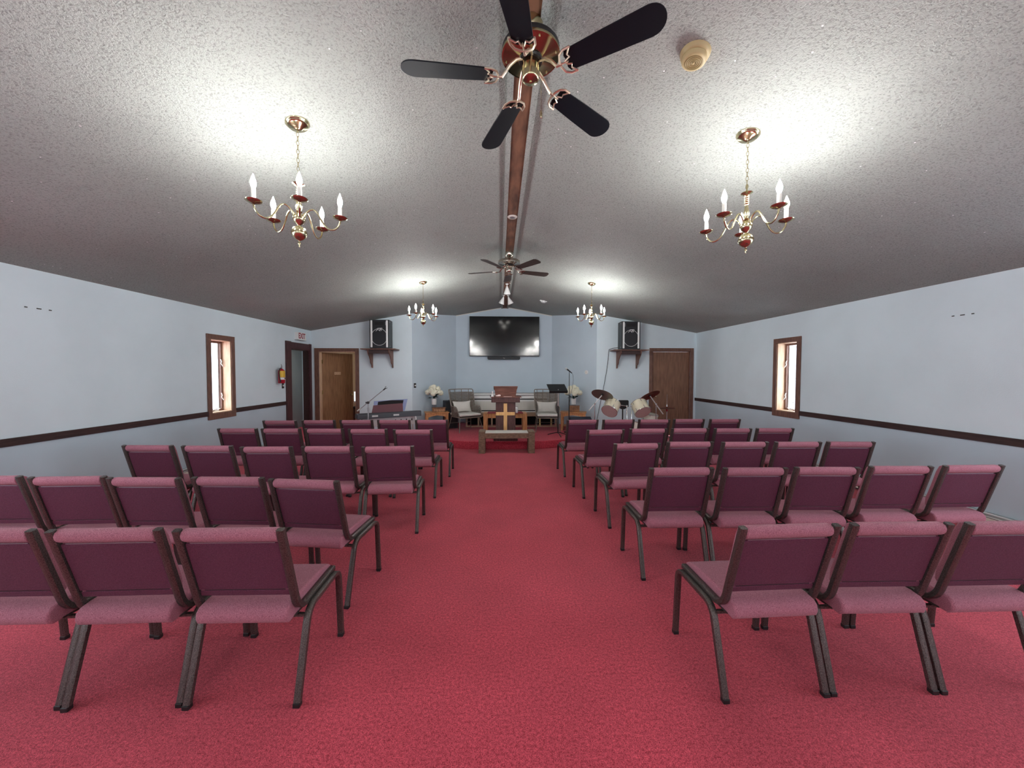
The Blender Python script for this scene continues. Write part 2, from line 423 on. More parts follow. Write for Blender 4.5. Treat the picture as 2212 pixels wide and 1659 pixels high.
# platform-end wall left and right of the alcove, with the two door openings
DL = (-4.365, -3.495, 2.09); DR = (3.815, 4.775, 2.13)
def fpiece(b, x0, x1, z0):
    b.prism([(x0, z0), (x1, z0), (x1, zc(x1) + .03), (x0, zc(x0) + .03)], 'y', D, D + 0.12)
b = MB(); fpiece(b, XL, DL[0], 0); fpiece(b, DL[0], DL[1], DL[2]); fpiece(b, DL[1], AX0, 0)
struct(b.build('wall_front_left', M_wall))
b = MB(); fpiece(b, AX1, DR[0], 0); fpiece(b, DR[0], DR[1], DR[2]); fpiece(b, DR[1], XR, 0)
struct(b.build('wall_front_right', M_wall))
def slant(name, x0, y0, x1, y1, t, mt):
    dx, dy = x1 - x0, y1 - y0; L = math.hypot(dx, dy); nx, ny = dy / L * t, -dx / L * t
    vs = [(x0, y0, 0), (x1, y1, 0), (x1 + nx, y1 + ny, 0), (x0 + nx, y0 + ny, 0)]
    top = [(p[0], p[1], zc(p[0]) + .03) for p in vs]
    b = MB(); b.add(vs + top, [(3, 2, 1, 0), (4, 5, 6, 7), (0, 1, 5, 4), (1, 2, 6, 5), (2, 3, 7, 6), (3, 0, 4, 7)])
    return struct(b.build(name, mt))
slant('wall_alcove_left', AX0, D, BX0, AY, -0.1, M_blue)
slant('wall_alcove_right', AX1, D, BX1, AY, 0.1, M_blue)
b = MB(); b.prism([(BX0 - .06, 0), (BX1 + .06, 0), (BX1 + .06, zc(BX1) + .03), (RX, RZ + .03), (BX0 - .06, zc(BX0) + .03)], 'y', AY, AY + 0.1)
struct(b.build('wall_alcove_back', M_blue))
# thin cove strip along the top of the alcove's back wall
b = MB()
for xa, xb in ((BX0, RX), (RX, BX1)):
    b.prism([(xa, zc(xa) - 0.018), (xb, zc(xb) - 0.018), (xb, zc(xb)), (xa, zc(xa))], 'y', AY - 0.012, AY)
struct(b.build('trim_2', M_offwhite))
# platform with faceted front
stage_pts = [(-2.13, D), (-1.98, 8.45), (-1.62, 8.0), (-1.15, 7.68), (-0.68, 7.50), (0.10, 7.46), (0.88, 7.50), (1.40, 7.68), (1.90, 8.0), (2.28, 8.45), (2.41, D), (BX1, AY), (BX0, AY)]
b = MB(); b.prism(stage_pts, 'z', 0, ST)
struct(b.build('floor_platform', M_carpet, bevel=0.012, seg=3))
# chair rails
def rail(name, x0, x1, y0, y1): return struct(MB().box(x0, x1, y0, y1, 0.893, 0.968).build(name, M_darktrim, bevel=0.004))
rail('trim_3', XL, XL + 0.02, FILL_WINDOWS[0][1] + 0.078, WL[0] - 0.07)
rail('trim_4', XL, XL + 0.02, WL[1] + 0.07, 7.90)
rail('trim_5', XR - 0.02, XR, FILL_WINDOWS[0][1] + 0.078, WR[0] - 0.07)
rail('trim_6', XR - 0.02, XR, WR[1] + 0.07, D)

# casing of the opening in the left wall
o = sthing('trim_7')
b = MB(); b.box(XL, XL + 0.03, 7.90, 8.09, 0, 2.26); b.box(XL, XL + 0.03, 8.86, 8.94, 0, 2.26); b.box(XL, XL + 0.022, 8.09, 8.86, 2.11, 2.25)
b.build('casing', M_purplecasing, o, bevel=0.003)
b = MB(); b.box(XL - 0.135, XL, 8.08, 8.09 + 0.015, 0, 2.11); b.box(XL - 0.135, XL, 8.85, 8.865, 0, 2.11); b.box(XL - 0.135, XL, 8.105, 8.85, 2.09, 2.115)
b.build('jamb', M_darktrim, o)
# hallway beyond the opening
b = MB(); b.box(-5.85, -5.75, 7.3, 10.9, 0, 2.5); struct(b.build('wall_hallway_left', M_hall))
b = MB(); b.box(-5.75, -4.62, 10.8, 10.9, 0, 2.5); struct(b.build('wall_hallway_back', M_lower))
b = MB(); b.box(-5.75, XL - 0.2, 7.3, 7.4, 0, 2.5); struct(b.build('wall_hallway_front', M_hall))
b = MB(); b.box(-4.72, -4.6, D + 0.12, 11.9, 0, 2.5); struct(b.build('wall_hallway_right', M_hall))
b = MB(); b.box(-5.85, -4.72, 7.3, 10.9, 2.4, 2.5); struct(b.build('ceiling_hallway', M_wall))
# office behind the open door
b = MB(); b.box(-4.6, -2.7, 11.8, 11.9, 0, 2.5); struct(b.build('wall_office_back', M_cream))
b = MB(); b.box(-2.8, -2.7, D + 0.12, 11.8, 0, 2.5); struct(b.build('wall_office_right', M_cream))
b = MB(); b.box(-4.6, -2.7, D + 0.12, 11.9, 2.4, 2.5); struct(b.build('ceiling_office', M_wall))
b = MB(); b.box(-4.6, -4.585, D + 0.12, 11.8, 0, 2.4); struct(b.build('wall_office_left', M_cream))

# ------------------------------------------------------------------ windows
def window(name, X, side, Y0, Y1, Z0, Z1):
    s = side                           # +1: room lies towards +X
    o = sthing(name)
    def bx(b, a, c_, *r_):
        x0, x1 = sorted((X + s * a, X + s * c_)); b.box(x0, x1, *r_)
    b = MB(); w_ = 0.078
    bx(b, 0, 0.022, Y0 - w_, Y1 + w_, Z1, Z1 + w_); bx(b, 0, 0.022, Y0 - w_, Y1 + w_, Z0 - w_ - .02, Z0)
    bx(b, 0, 0.022, Y0 - w_, Y0, Z0, Z1); bx(b, 0, 0.022, Y1, Y1 + w_, Z0, Z1)
    b.build('casing', M_casing, o, bevel=0.004)
    b = MB(); t = 0.012
    bx(b, -0.13, 0.004, Y0, Y0 + t, Z0, Z1); bx(b, -0.13, 0.004, Y1 - t, Y1, Z0, Z1); bx(b, -0.13, 0.004, Y0, Y1, Z1 - t, Z1)
    b.build('jamb', M_jamb, o)
    b = MB(); bx(b, -0.13, 0.006, Y0, Y1, Z0, Z0 + t); b.build('window_sill', M_jamb, o)
    b = MB(); q = 0.045
    bx(b, -0.17, -0.13, Y0, Y0 + q, Z0, Z1); bx(b, -0.17, -0.13, Y1 - q, Y1, Z0, Z1)
    bx(b, -0.17, -0.13, Y0 + q, Y1 - q, Z0, Z0 + q); bx(b, -0.17, -0.13, Y0 + q, Y1 - q, Z1 - q, Z1)
    b.build('sash', M_casing, o)
    b = MB()
    bx(b, -0.19, -0.165, Y0 + q, Y0 + q + .02, Z0 + q, Z1 - q); bx(b, -0.19, -0.165, Y1 - q - .02, Y1 - q, Z0 + q, Z1 - q)
    b.build('glazing_strip', M_white, o)
    b = MB(); bx(b, -0.158, -0.152, Y0 + q, Y1 - q, Z0 + q, Z1 - q); b.build('glass', M_glass, o)
    b = MB(); xh = X - s * 0.115
    ym = Y0 + 0.55 * (Y1 - Y0)
    b.tube([(xh, ym - .07, Z0 + 0.03), (xh, ym - .03, Z0 + 0.045), (xh, ym + .02, Z0 + 0.025), (xh, ym + .09, Z0 + 0.05)], 0.008, 6)
    bx(b, -0.13, -0.1, ym - .02, ym + .05, Z0 + .012, Z0 + .035)
    b.build('crank', M_white, o, smooth=True)
    for zz in (Z0 + 0.2 * (Z1 - Z0), Z0 + 0.68 * (Z1 - Z0)):
        b = MB(); b.tube([(xh - s * .012, Y1 - .05, zz + 0.07), (xh, Y1 - .045, zz + .03), (xh, Y1 - .06, zz), (xh + s * .01, Y1 - .03, zz - .05)], 0.007, 6)
        b.build('latch', M_white, o, smooth=True)
    return o
window('window_1', XL, 1, *WL)
window('window_2', XR, -1, *WR)
k = 3
for X, s_ in ((XL, 1), (XR, -1)):
    for h in FILL_HOLES:
        window('window_%d' % k, X, s_, *h); k += 1  # out-of-view windows added to let in more daylight

# outdoors: snow and bare trees
struct(MB().box(-70, 70, -30, 90, -0.7, -0.6).build('ground', M_snow))
def tree_mesh(seed, parent):
    rnd = random.Random(seed)
    tr = MB(); br = MB()
    h = 7.5
    pts = [(rnd.uniform(-.05, .05) * i, rnd.uniform(-.05, .05) * i, h * i / 6) for i in range(7)]
    tr.tube(pts, [0.16 - 0.02 * i for i in range(7)], 7)
    for k in range(34):
        z = rnd.uniform(0.8, h); a = rnd.uniform(0, 2 * PI); L = rnd.uniform(.6, 1.9)
        p0 = Vector(pts[min(6, int(z / h * 6))]); p0.z = z
        d = Vector((math.cos(a), math.sin(a), rnd.uniform(.2, .9))).normalized()
        p1 = p0 + d * L * .5; p2 = p0 + d * L + Vector((0, 0, .2))
        br.tube([p0, p1, p2], [0.035, 0.02, 0.008], 5)
        for j in range(3):
            e = Vector((rnd.uniform(-1, 1), rnd.uniform(-1, 1), rnd.uniform(0, 1))).normalized() * L * .4
            br.tube([p1, p1 + e], [0.012, 0.005], 4)
    tr.build('trunk', M_bark, parent, smooth=True); br.build('branches', M_bark, parent)
tpos = [(-9.5, 11.4, 'left', 'nearest the glass'), (-13.5, 17.2, 'left', 'farther back, behind the nearest trunk'), (-16.0, 21.8, 'left', 'farthest and thinnest'),
        (9.8, 11.6, 'right', 'nearest the glass'), (13.6, 16.1, 'right', 'farther back, behind the nearest trunk'), (17.5, 21.6, 'right', 'farthest and thinnest')]
tree0 = None
for i, (x, y, sd, wh) in enumerate(tpos):
    lb = 'pale bare tree outside the %s window, %s' % (sd, wh)
    if i == 0:
        tree0 = t = thing('bare_tree', lb, 'tree', group='bare trees outside the windows'); tree_mesh(3, t)
    else:
        t = dup(tree0); t['label'] = lb
    t.location = (x, y, -0.6); t.rotation_euler = (0, 0, i * 1.1)

# ------------------------------------------------------------------ doors
def casing_y(name, x0, x1, z1, ox0, ox1, oz1, m_=M_casing):
    o = sthing(name)
    b = MB(); b.box(ox0, x0, D - 0.022, D, 0, oz1); b.box(x1, ox1, D - 0.022, D, 0, oz1); b.box(x0, x1, D - 0.022, D, z1, oz1)
    b.build('casing', m_, o, bevel=0.004)
    b = MB(); b.box(x0, x0 + .015, D, D + 0.13, 0, z1); b.box(x1 - .015, x1, D, D + 0.13, 0, z1); b.box(x0, x1, D, D + 0.13, z1 - .015, z1)
    b.build('jamb', M_jamb if name == 'trim_8' else m_, o)
casing_y('trim_8', DL[0], DL[1], DL[2], -4.47, -3.41, 2.17)
casing_y('trim_9', DR[0], DR[1], DR[2], 3.735, 4.855, 2.205)
# open office door, hinged on its left
d = sthing('door_1', (-4.345, D + 0.10, 0), R(60))
MB().box(0, 0.875, 0, 0.04, 0.012, 2.072).build('leaf', M_door2, d, bevel=0.003)
b = MB(); b.lathe([(0.004, 0), (0.022, 0.002), (0.012, 0.015), (0.012, 0.03), (0.027, 0.045), (0.027, 0.06), (0.012, 0.07)], 16, (0.80, 0, 1.0), axis=(0, -1, 0))
b.build('door_handle', M_brass, d, smooth=True)
pl = MB().box(0.33, 0.51, -0.006, 0, 1.53, 1.595).build('name_plate', M_jamb, d, bevel=0.003)
b = MB()
for xx in (0.352, 0.488): b.lathe([(0.009, 0), (0.009, 0.002), (0.0, 0.0022)], 12, (xx, -0.006, 1.5625), axis=(0, -1, 0))
b.build('screw', M_dark, pl)
text_mesh('lettering', 'OFFICE', 0.026, M_casing, pl, (0.42, -0.0065, 1.5625), (R(90), 0, 0), 0.0008)
for zz in (0.3, 1.05, 1.80):
    MB().box(-0.012, 0.012, -0.012, 0.006, zz, zz + 0.09).build('hinge', M_brass, d)
# closed brown door on the right
d = sthing('door_2', (DR[0] + .015, D + 0.03, 0))
MB().box(0, DR[1] - DR[0] - .03, 0, 0.04, 0.012, DR[2] - .018).build('leaf', M_door, d, bevel=0.003)
b = MB(); b.lathe([(0.004, 0), (0.022, 0.002), (0.012, 0.015), (0.012, 0.03), (0.027, 0.045), (0.027, 0.06), (0.012, 0.07)], 16, (0.07, 0, 1.0), axis=(0, -1, 0))
b.build('door_handle', M_brass, d, smooth=True)

# unseen lamps added to brighten the hallway and the office
def added_room_lamp(x, y, z, s, label):
    t = thing('added_ceiling_light', label, 'added ceiling light', (x, y, z))
    b = MB(); b.lathe([(0.15, -0.03), (0.16, 0)], 24); b.build('base', M_white, t, smooth=True)
    b = MB(); b.lathe([(0.02, -0.075), (0.09, -0.065), (0.135, -0.03)], 24)
    b.build('diffuser', mat('fill_diffuser', (1, 1, 1, 1), 0.5, emit=(1, 0.95, 0.85, 1), es=s), t, smooth=True)
added_room_lamp(-5.2, 9.3, 2.4, 55, 'added round white fill light on the side hallway ceiling')
added_room_lamp(-3.5, 10.6, 2.4, 26, 'added round white fill light in the office behind the open door')

# ================================================================== CHAIRS
def arc(p0, p1, p2, n=5):
    p0, p1, p2 = Vector(p0), Vector(p1), Vector(p2)
    return [p0 * (1 - t) ** 2 + p1 * 2 * t * (1 - t) + p2 * t * t for t in [i / n for i in range(n + 1)]]
HT = 0.878
def make_chair():
    t = thing('church_chair', '', 'chair')
    # back posts
    for s in (-1, 1):
        x = s * 0.229
        pts = [(x, -0.060, HT)] + arc((x, 0.045, 0.50), (x, 0.068, 0.428), (x, 0.125, 0.426), 6)
        MB().rtube(pts, 0.0165, 0.0135).build('back_post', M_bronze, t, smooth=50)
    # seat frame: side rails, front and rear bars
    b = MB()
    for s in (-1, 1):
        x = s * 0.229
        b.rtube([(x, 0.126, 0.426), (x, 0.43, 0.436)], 0.0160, 0.014)
    b.rtube([(-0.22, 0.42, 0.42), (0.22, 0.42, 0.42)], 0.010, 0.010, up0=(0, 0, 1))
    b.rtube([(-0.245, 0.104, 0.376), (0.245, 0.104, 0.376)], 0.008, 0.010, up0=(0, 0, 1))
    b.box(-0.215, 0.215, 0.06, 0.42, 0.392, 0.40)
    b.build('seat_frame', M_bronze, t, smooth=50)
    # legs
    for s in (-1, 1):
        x = s * 0.2562
        rear = [(x, 0.0, 0.012), (x, 0.088, 0.325)] + arc((x, 0.094, 0.345), (x, 0.112, 0.405), (x, 0.165, 0.409), 6)[1:] + [(x, 0.27, 0.413)]
        front = [(x, 0.27, 0.413)] + arc((x, 0.385, 0.417), (x, 0.435, 0.418), (x, 0.444, 0.365), 6) + [(x, 0.466, 0.012)]
        for pth in (rear, front):
            lg = MB().rtube(pth, 0.0158, 0.0125).build('leg', M_bronze, t, smooth=50)
            e = pth[0] if pth is rear else pth[-1]
            b = MB(); b.box(e[0] - .0160, e[0] + .0160, e[1] - .0145, e[1] + .0145, 0, 0.022)
            b.build('foot_cap', M_blackplastic, lg, bevel=0.003)
    # seat cushion, rolled at both ends
    prof = [(0.028, 0.388), (0.008, 0.402), (0.0, 0.425), (0.004, 0.452), (0.024, 0.472), (0.07, 0.481), (0.2, 0.484), (0.33, 0.480), (0.41, 0.470), (0.443, 0.450), (0.449, 0.428), (0.436, 0.408), (0.41, 0.402), (0.08, 0.392)]
    b = MB(); b.prism(prof, 'x', -0.2125, 0.2125)
    b.build('seat', M_fabric, t, smooth=60, bevel=0.010, seg=3)
    # backrest cushion between the posts, following their recline
    m_ = (0.045 + 0.060) / (0.50 - HT)          # dy per dz
    def bp(z, d_): return (-0.060 + m_ * (z - HT) + d_ + 0.004, z + d_ * 0.27)
    prof = [bp(0.512, 0.0), bp(0.508, 0.02), bp(0.520, 0.042), bp(0.57, 0.052), bp(0.68, 0.050), bp(0.80, 0.052), bp(0.848, 0.046), bp(0.868, 0.026), bp(0.876, 0.006), bp(0.871, -0.010), bp(0.858, -0.018), bp(0.844, -0.0195), bp(0.830, -0.015), bp(0.819, -0.006), bp(0.812, 0.004)]
    b = MB(); b.prism(prof, 'x', -0.2125, 0.2125)
    b.build('backrest', M_fabric, t, smooth=60, bevel=0.006, seg=3)
    # upholstered rear panel, standing slightly proud between two seams
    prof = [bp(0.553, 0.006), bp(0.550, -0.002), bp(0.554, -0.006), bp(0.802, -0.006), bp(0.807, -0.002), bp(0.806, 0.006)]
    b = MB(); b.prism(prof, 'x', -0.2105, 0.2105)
    b.build('back_panel', M_fabric_shaded, t, bevel=0.002, seg=2)
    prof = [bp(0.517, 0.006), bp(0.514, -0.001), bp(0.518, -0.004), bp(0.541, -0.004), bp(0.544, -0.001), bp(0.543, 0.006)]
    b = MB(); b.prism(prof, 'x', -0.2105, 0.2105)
    b.build('lower_panel', M_fabric_shaded, t, bevel=0.0015, seg=2)
    for zz, dd, mm in ((0.8095, -0.003, M_steel), (0.5475, -0.001, M_blackplastic)):  # steel strip puts the upper seam's highlight into its colour
        y, z = bp(zz, dd); MB().box(-0.19, 0.19, y - .001, y + .001, z - .0011, z + .0011).build('seam', mm, t)
    return t
rows = {
 'L1': [(-1.215, 1.715, -0.009), (-1.77, 1.729, 0.014), (-2.325, 1.737, 0.0)],
 'L2': [(-1.279, 2.469, -0.13), (-1.822, 2.545, -0.05), (-2.374, 2.550, -0.036), (-2.912, 2.588, 0.023), (-3.484, 2.615, 0.0)],
 'L3': [(-1.071, 3.554, 0.057), (-1.645, 3.572, -0.004), (-2.211, 3.565, -0.01), (-2.805, 3.627, -0.034), (-3.392, 3.664, -0.039)],
 'L4': [(-1.074, 4.586, -0.023), (-1.645, 4.639, -0.025), (-2.199, 4.68, -0.032), (-2.745, 4.702, 0.0), (-3.295, 4.726, -0.002)],
 'L5': [(-1.016, 5.51, 0.016), (-1.572, 5.506, 0.0), (-2.122, 5.503, -0.008), (-2.673, 5.504, -0.008), (-3.221, 5.48, -0.004)],
 'R1': [(1.345, 1.677, 0.033), (1.897, 1.687, -0.01), (2.453, 1.682, 0.0)],
 'R2': [(1.358, 2.703, 0.006), (1.912, 2.687, -0.014), (2.468, 2.689, -0.043), (3.061, 2.704, -0.022), (3.657, 2.718, 0.009)],
 'R3': [(1.380, 3.639, 0.055), (1.960, 3.712, 0.0), (2.525, 3.691, -0.004), (3.080, 3.683, -0.016), (3.638, 3.677, -0.056)],
 'R4': [(1.320, 4.526, 0.075), (1.890, 4.596, 0.02), (2.440, 4.611, -0.003), (2.992, 4.596, -0.02), (3.551, 4.602, -0.027)],
 'R5': [(1.249, 5.477, 0.073), (1.805, 5.493, 0.005), (2.355, 5.493, -0.004), (2.912, 5.53, 0.006), (3.473, 5.52, 0.008)]}
rown = {'1': 'row nearest the camera', '2': 'second row from the camera', '3': 'middle row', '4': 'second row from the platform', '5': 'row nearest the platform'}
posn = ['aisle seat', 'second from the aisle', 'third from the aisle', 'fourth from the aisle', 'wall-end seat']
chair0 = make_chair(); first = True
for key, lst in rows.items():
    for k, (x, y, a) in enumerate(lst):
        t = chair0 if first else dup(chair0); first = False
        t.location = (x, y, 0); t.rotation_euler = (0, 0, a)
        pn = 'partly cut off by the frame edge' if (key[1] == '1' and k == 2) else posn[k]
        t['label'] = 'maroon chair, %s, %s, %s block' % (pn, rown[key[1]], 'left' if key[0] == 'L' else 'right')
        if 'cut off' in pn:
            t['label'] = 'maroon chair cut by the %s frame edge, row nearest the camera' % ('left' if key[0] == 'L' else 'right')
        t['group'] = 'maroon chairs in rows'

# ================================================================== CEILING FIXTURES
def make_chandelier():
    t = thing('chandelier', '', 'chandelier')
    # canopy
    b = MB(); b.lathe([(0.006, -0.042), (0.02, -0.040), (0.03, -0.03), (0.055, -0.024), (0.064, -0.014), (0.066, -0.008), (0.071, -0.004), (0.071, 0.0)], 28)
    b.build('canopy', M_brass, t, smooth=60)
    # chain
    b = MB(); z = -0.03; i = 0
    while z > -0.33:
        pts = []
        for k in range(10):
            a = 2 * PI * k / 10
            u, v = 0.0075 * math.cos(a), 0.0165 * math.sin(a)
            pts.append((u, 0, z - 0.014 + v) if i % 2 else (0, u, z - 0.014 + v))
        b.tube(pts, 0.0018, 5, closed=True); z -= 0.027; i += 1
    b.build('chain', M_brass, t, smooth=True)
    # column, hub and ball
    pr = [(0.003, -0.325), (0.008, -0.345), (0.004, -0.36), (0.010, -0.372), (0.030, -0.378), (0.036, -0.384), (0.022, -0.392), (0.012, -0.40)]
    for k in range(5): pr += [(0.011, -0.402 - k * .012), (0.015, -0.407 - k * .012), (0.011, -0.412 - k * .012)]
    pr += [(0.010, -0.466), (0.014, -0.50), (0.019, -0.525), (0.016, -0.54), (0.012, -0.55), (0.020, -0.558), (0.013, -0.566), (0.018, -0.575), (0.034, -0.585), (0.037, -0.60), (0.036, -0.612), (0.026, -0.628), (0.012, -0.642), (0.010, -0.648),
           (0.020, -0.653), (0.037, -0.665), (0.046, -0.684), (0.048, -0.692), (0.045, -0.705), (0.036, -0.722), (0.020, -0.735), (0.006, -0.741), (0.005, -0.748), (0.010, -0.755), (0.009, -0.762), (0.004, -0.768), (0.006, -0.774), (0.002, -0.782)]
    b = MB(); b.lathe(pr[::-1], 20); b.build('column', M_brass, t, smooth=60)
    # arms with pans, sleeves and bulbs
    R0 = 0.245; ZP = -0.578
    for k in range(5):
        a = 2 * PI * k / 5; ca, sa = math.cos(a), math.sin(a)
        cur = [(0.030, -0.598), (0.040, -0.566), (0.058, -0.545), (0.080, -0.536), (0.100, -0.546), (0.118, -0.572), (0.136, -0.608), (0.158, -0.640), (0.186, -0.656), (0.214, -0.650), (0.236, -0.625), (0.245, -0.598), (R0, ZP - 0.004)]
        # smooth the curve
        P = [Vector((r * ca, r * sa, z)) for r, z in cur]; Q = []
        for i in range(len(P) - 1):
            p0 = P[max(i - 1, 0)]; p1 = P[i]; p2 = P[i + 1]; p3 = P[min(i + 2, len(P) - 1)]
            for u in (0, 0.5):
                Q.append(0.5 * (2 * p1 + (p2 - p0) * u + (2 * p0 - 5 * p1 + 4 * p2 - p3) * u * u + (3 * p1 - p0 - 3 * p2 + p3) * u ** 3))
        Q.append(P[-1])
        arm = MB().tube(Q, 0.0055, 8, up0=(-sa, ca, 0)).build('arm', M_brass, t, smooth=True)
        c_ = (R0 * ca, R0 * sa, ZP)
        b = MB(); b.lathe([(0.006, -0.014), (0.010, -0.010), (0.030, -0.006), (0.044, 0.002), (0.046, 0.006), (0.042, 0.005), (0.022, 0.003), (0.020, 0.012), (0.014, 0.016)], 20, c_)
        b.build('drip_pan', M_brass, arm, smooth=60)
        b = MB(); b.lathe([(0.0125, 0.010), (0.0125, 0.074), (0.008, 0.076)], 14, c_); b.build('candle_sleeve', M_candle, arm, smooth=50)
        b = MB(); b.lathe([(0.006, 0.074), (0.011, 0.084), (0.0165, 0.102), (0.016, 0.116), (0.010, 0.136), (0.004, 0.152), (0.001, 0.162)], 8, c_)
        b.build('bulb', M_bulb, arm, smooth=160)
    return t
ch0 = make_chandelier()
chs = [(-1.290, 2.415, 3.964, 'large', 'lit brass chandelier with five candle bulbs, near the camera on the left'),
       (1.650, 2.412, 2.343, 'large', 'lit brass chandelier with five candle bulbs, near the camera on the right'),
       (-1.339, 6.46, PI, 'far', 'distant lit brass chandelier left of the wall television, over the front rows'),
       (1.634, 6.455, R(10), 'far', 'distant lit brass chandelier right of the wall television, over the front rows'),
       (-1.30, -1.55, 0.4, 'rear', 'added unseen brass chandelier behind the camera for fill, over the left seating'),  # rear pair added out of view to raise the room's brightness
       (1.65, -1.55, 1.3, 'rear', 'added unseen brass chandelier behind the camera for fill, over the right seating')]
for i, (x, y, ph, _, lb) in enumerate(chs):
    t = ch0 if i == 0 else dup(ch0)
    t.location = (x, y, zc(x)); t.rotation_euler = (0, 0, ph)
    t['label'] = lb; t['group'] = 'brass chandeliers'
    tilt = -math.atan(SL) if x < RX else math.atan(SR)
    for ch in t.children:
        if ch.name.startswith('canopy'):
            ch.matrix_basis = Matrix.Rotation(-ph, 4, 'Z') @ Matrix.Rotation(tilt, 4, 'Y')

def make_fan(loc, phase, label, style):
    bl = M_blackblade if style == 1 else M_brownblade
    mt = M_brass if style == 1 else M_nickel
    t = thing('ceiling_fan', label, 'ceiling fan', loc, phase, 'ceiling fans on the ridge')
    b = MB(); b.lathe([(0.018, -0.075), (0.03, -0.072), (0.052, -0.055), (0.062, -0.03), (0.064, 0.0)], 28); b.build('canopy', mt, t, smooth=60)
    b = MB(); b.lathe([(0.011, -0.12), (0.011, -0.065)], 14); b.lathe([(0.02, -0.12), (0.024, -0.108), (0.016, -0.10)], 14); b.build('downrod', mt, t, smooth=50)
    RM = 0.15 if style == 1 else 0.165
    b = MB(); b.lathe([(0.09, -0.168 + 0.0), (RM, -0.166), (RM + .002, -0.160), (RM, -0.154)], 36, m=0)
    b.lathe([(RM - .003, -0.154), (RM - .001, -0.132), (RM - 0.008, -0.122), (0.07, -0.114), (0.03, -0.108)], 36, m=1)
    b.build('motor_housing', [mt, M_blackplastic if style == 1 else mt], t, smooth=50)
    b = MB(); b.lathe([(0.05, -0.185), (0.075, -0.178), (0.12, -0.170), (RM - .006, -0.166)], 36); b.build('lower_plate', mt, t, smooth=60)
    for k in range(6):
        a = 2 * PI * k / 6 + .3
        b = MB(); b.ball((0.13 * math.cos(a), 0.13 * math.sin(a), -0.171), 0.005, 8); b.build('plate_screw', mt, t, smooth=160)
    b = MB(); b.lathe([(0.058, -0.196), (0.062, -0.188), (0.058, -0.180)], 28); b.build('flywheel', M_blackplastic, t, smooth=50)
    sw = MB(); sw.lathe([(0.003, -0.291), (0.036, -0.289), (0.043, -0.283), (0.046, -0.274), (0.047, -0.20), (0.044, -0.196)], 28)
    sw = sw.build('switch_housing', mt, t, smooth=50)
    b = MB(); b.lathe([(0.005, -0.296), (0.006, -0.290)], 12); b.build('bottom_screw', mt, sw)
    ZB = -0.272
    for k in range(5):
        a = 2 * PI * k / 5
        rot = Matrix.Rotation(a, 4, 'Z')
        pitch_ = Matrix.Translation((0, 0, ZB)) @ Matrix.Rotation(R(-11), 4, 'X')
        # blade iron
        b = MB()
        b.tube([(0.045, 0, -0.190 - ZB), (0.075, 0, -0.196 - ZB), (0.11, 0, -0.225 - ZB), (0.15, 0, -0.006), (0.175, 0, -0.006)], [0.007, 0.008, 0.009, 0.008, 0.006], 8)
        W = 0.062
        pts = [(0.24, -W), (0.205, -W * .98), (0.18, -W * .72), (0.170, -W * .3), (0.168, 0), (0.170, W * .3), (0.18, W * .72), (0.205, W * .98), (0.24, W)]
        b.tube([(p[0], p[1], -0.006) for p in pts], 0.0056, 6)
        pts = [(0.236, -W), (0.215, -W * .55), (0.222, -W * .3), (0.196, -W * .12), (0.21, 0), (0.196, W * .12), (0.222, W * .3), (0.215, W * .55), (0.236, W)]
        b.tube([(p[0], p[1], -0.006) for p in pts], 0.0046, 6)
        b.tube([(0.17, 0, -0.006), (0.21, 0, -0.006)], 0.004, 6)
        b.xf(rot @ pitch_)
        b.build('blade_iron', M_iron if style == 1 else mt, t, smooth=True)
        # blade
        L1 = 0.66 if style == 1 else 0.645
        if style == 1:
            out = [(0.205, -0.052), (0.40, -0.062), (0.585, -0.068)]
            out += [(0.592 + (L1 - 0.592) * math.cos(q), 0.068 * math.sin(q)) for q in [R(-90 + 15 * j) for j in range(13)]]
            out += [(0.585, 0.068), (0.40, 0.062), (0.205, 0.052), (0.195, 0.03), (0.2, 0), (0.195, -0.03)]
        else:
            out = [(0.205, -0.048), (0.45, -0.062), (0.615, -0.068), (L1, -0.045), (L1 + .005, 0), (L1, 0.045), (0.615, 0.068), (0.45, 0.062), (0.205, 0.048), (0.197, 0)]
        b = MB(); b.prism(out, 'z', -0.001, 0.0055); b.xf(rot @ pitch_)
        b.build('blade', bl, t, bevel=0.0012)
    b = MB()
    pc = [(0.046, 0.03 if style == 1 else -.02, -0.27 - 0.007 * i) for i in range(24)]
    b.tube([(p[0], p[1], p[2]) for p in pc], 0.0011, 5)
    b.lathe([(0.003, -0.475), (0.007, -0.465), (0.0065, -0.45), (0.002, -0.435)], 10, (pc[0][0], pc[0][1], 0))
    b.build('pull_chain', mt, t, smooth=True)
    return t
make_fan((0.160, 1.935, 3.392), -0.573, 'ceiling fan with five black blades and brass fittings, right overhead', 1)
make_fan((0.143, 5.53, 3.392), 5.36, 'distant ceiling fan with brown blades, further along the ridge', 2)

# smoke alarms and other ceiling things
def tilt_obj(o, x):
    a = math.atan(SL) if x < RX else math.atan(SR)
    o.rotation_euler = (0, -a if x < RX else a, 0)
x, y = 1.035, 1.945
t = thing('smoke_detector', 'round beige smoke detector on the ceiling beside the black-bladed fan', 'smoke detector', (x, y, zc(x)))
tilt_obj(t, x)
b = MB(); b.lathe([(0.060, -0.026), (0.070, -0.022), (0.074, -0.010), (0.076, 0)], 36); b.build('base', M_beige, t, smooth=50)
b = MB(); b.lathe([(0.046, -0.052), (0.056, -0.050), (0.061, -0.044), (0.062, -0.026)], 36); b.build('cover', M_beige, t, smooth=50)
b = MB()
pr = []
for k in range(9): pr += [(0.046 - k * .0045, -0.0525 - (0.0015 if k % 2 else 0.0)), (0.0435 - k * .0045, -0.0525 - (0.0015 if k % 2 else 0.0))]
b.lathe(pr[::-1], 36); b.build('grille', M_beige_d, t, smooth=30)
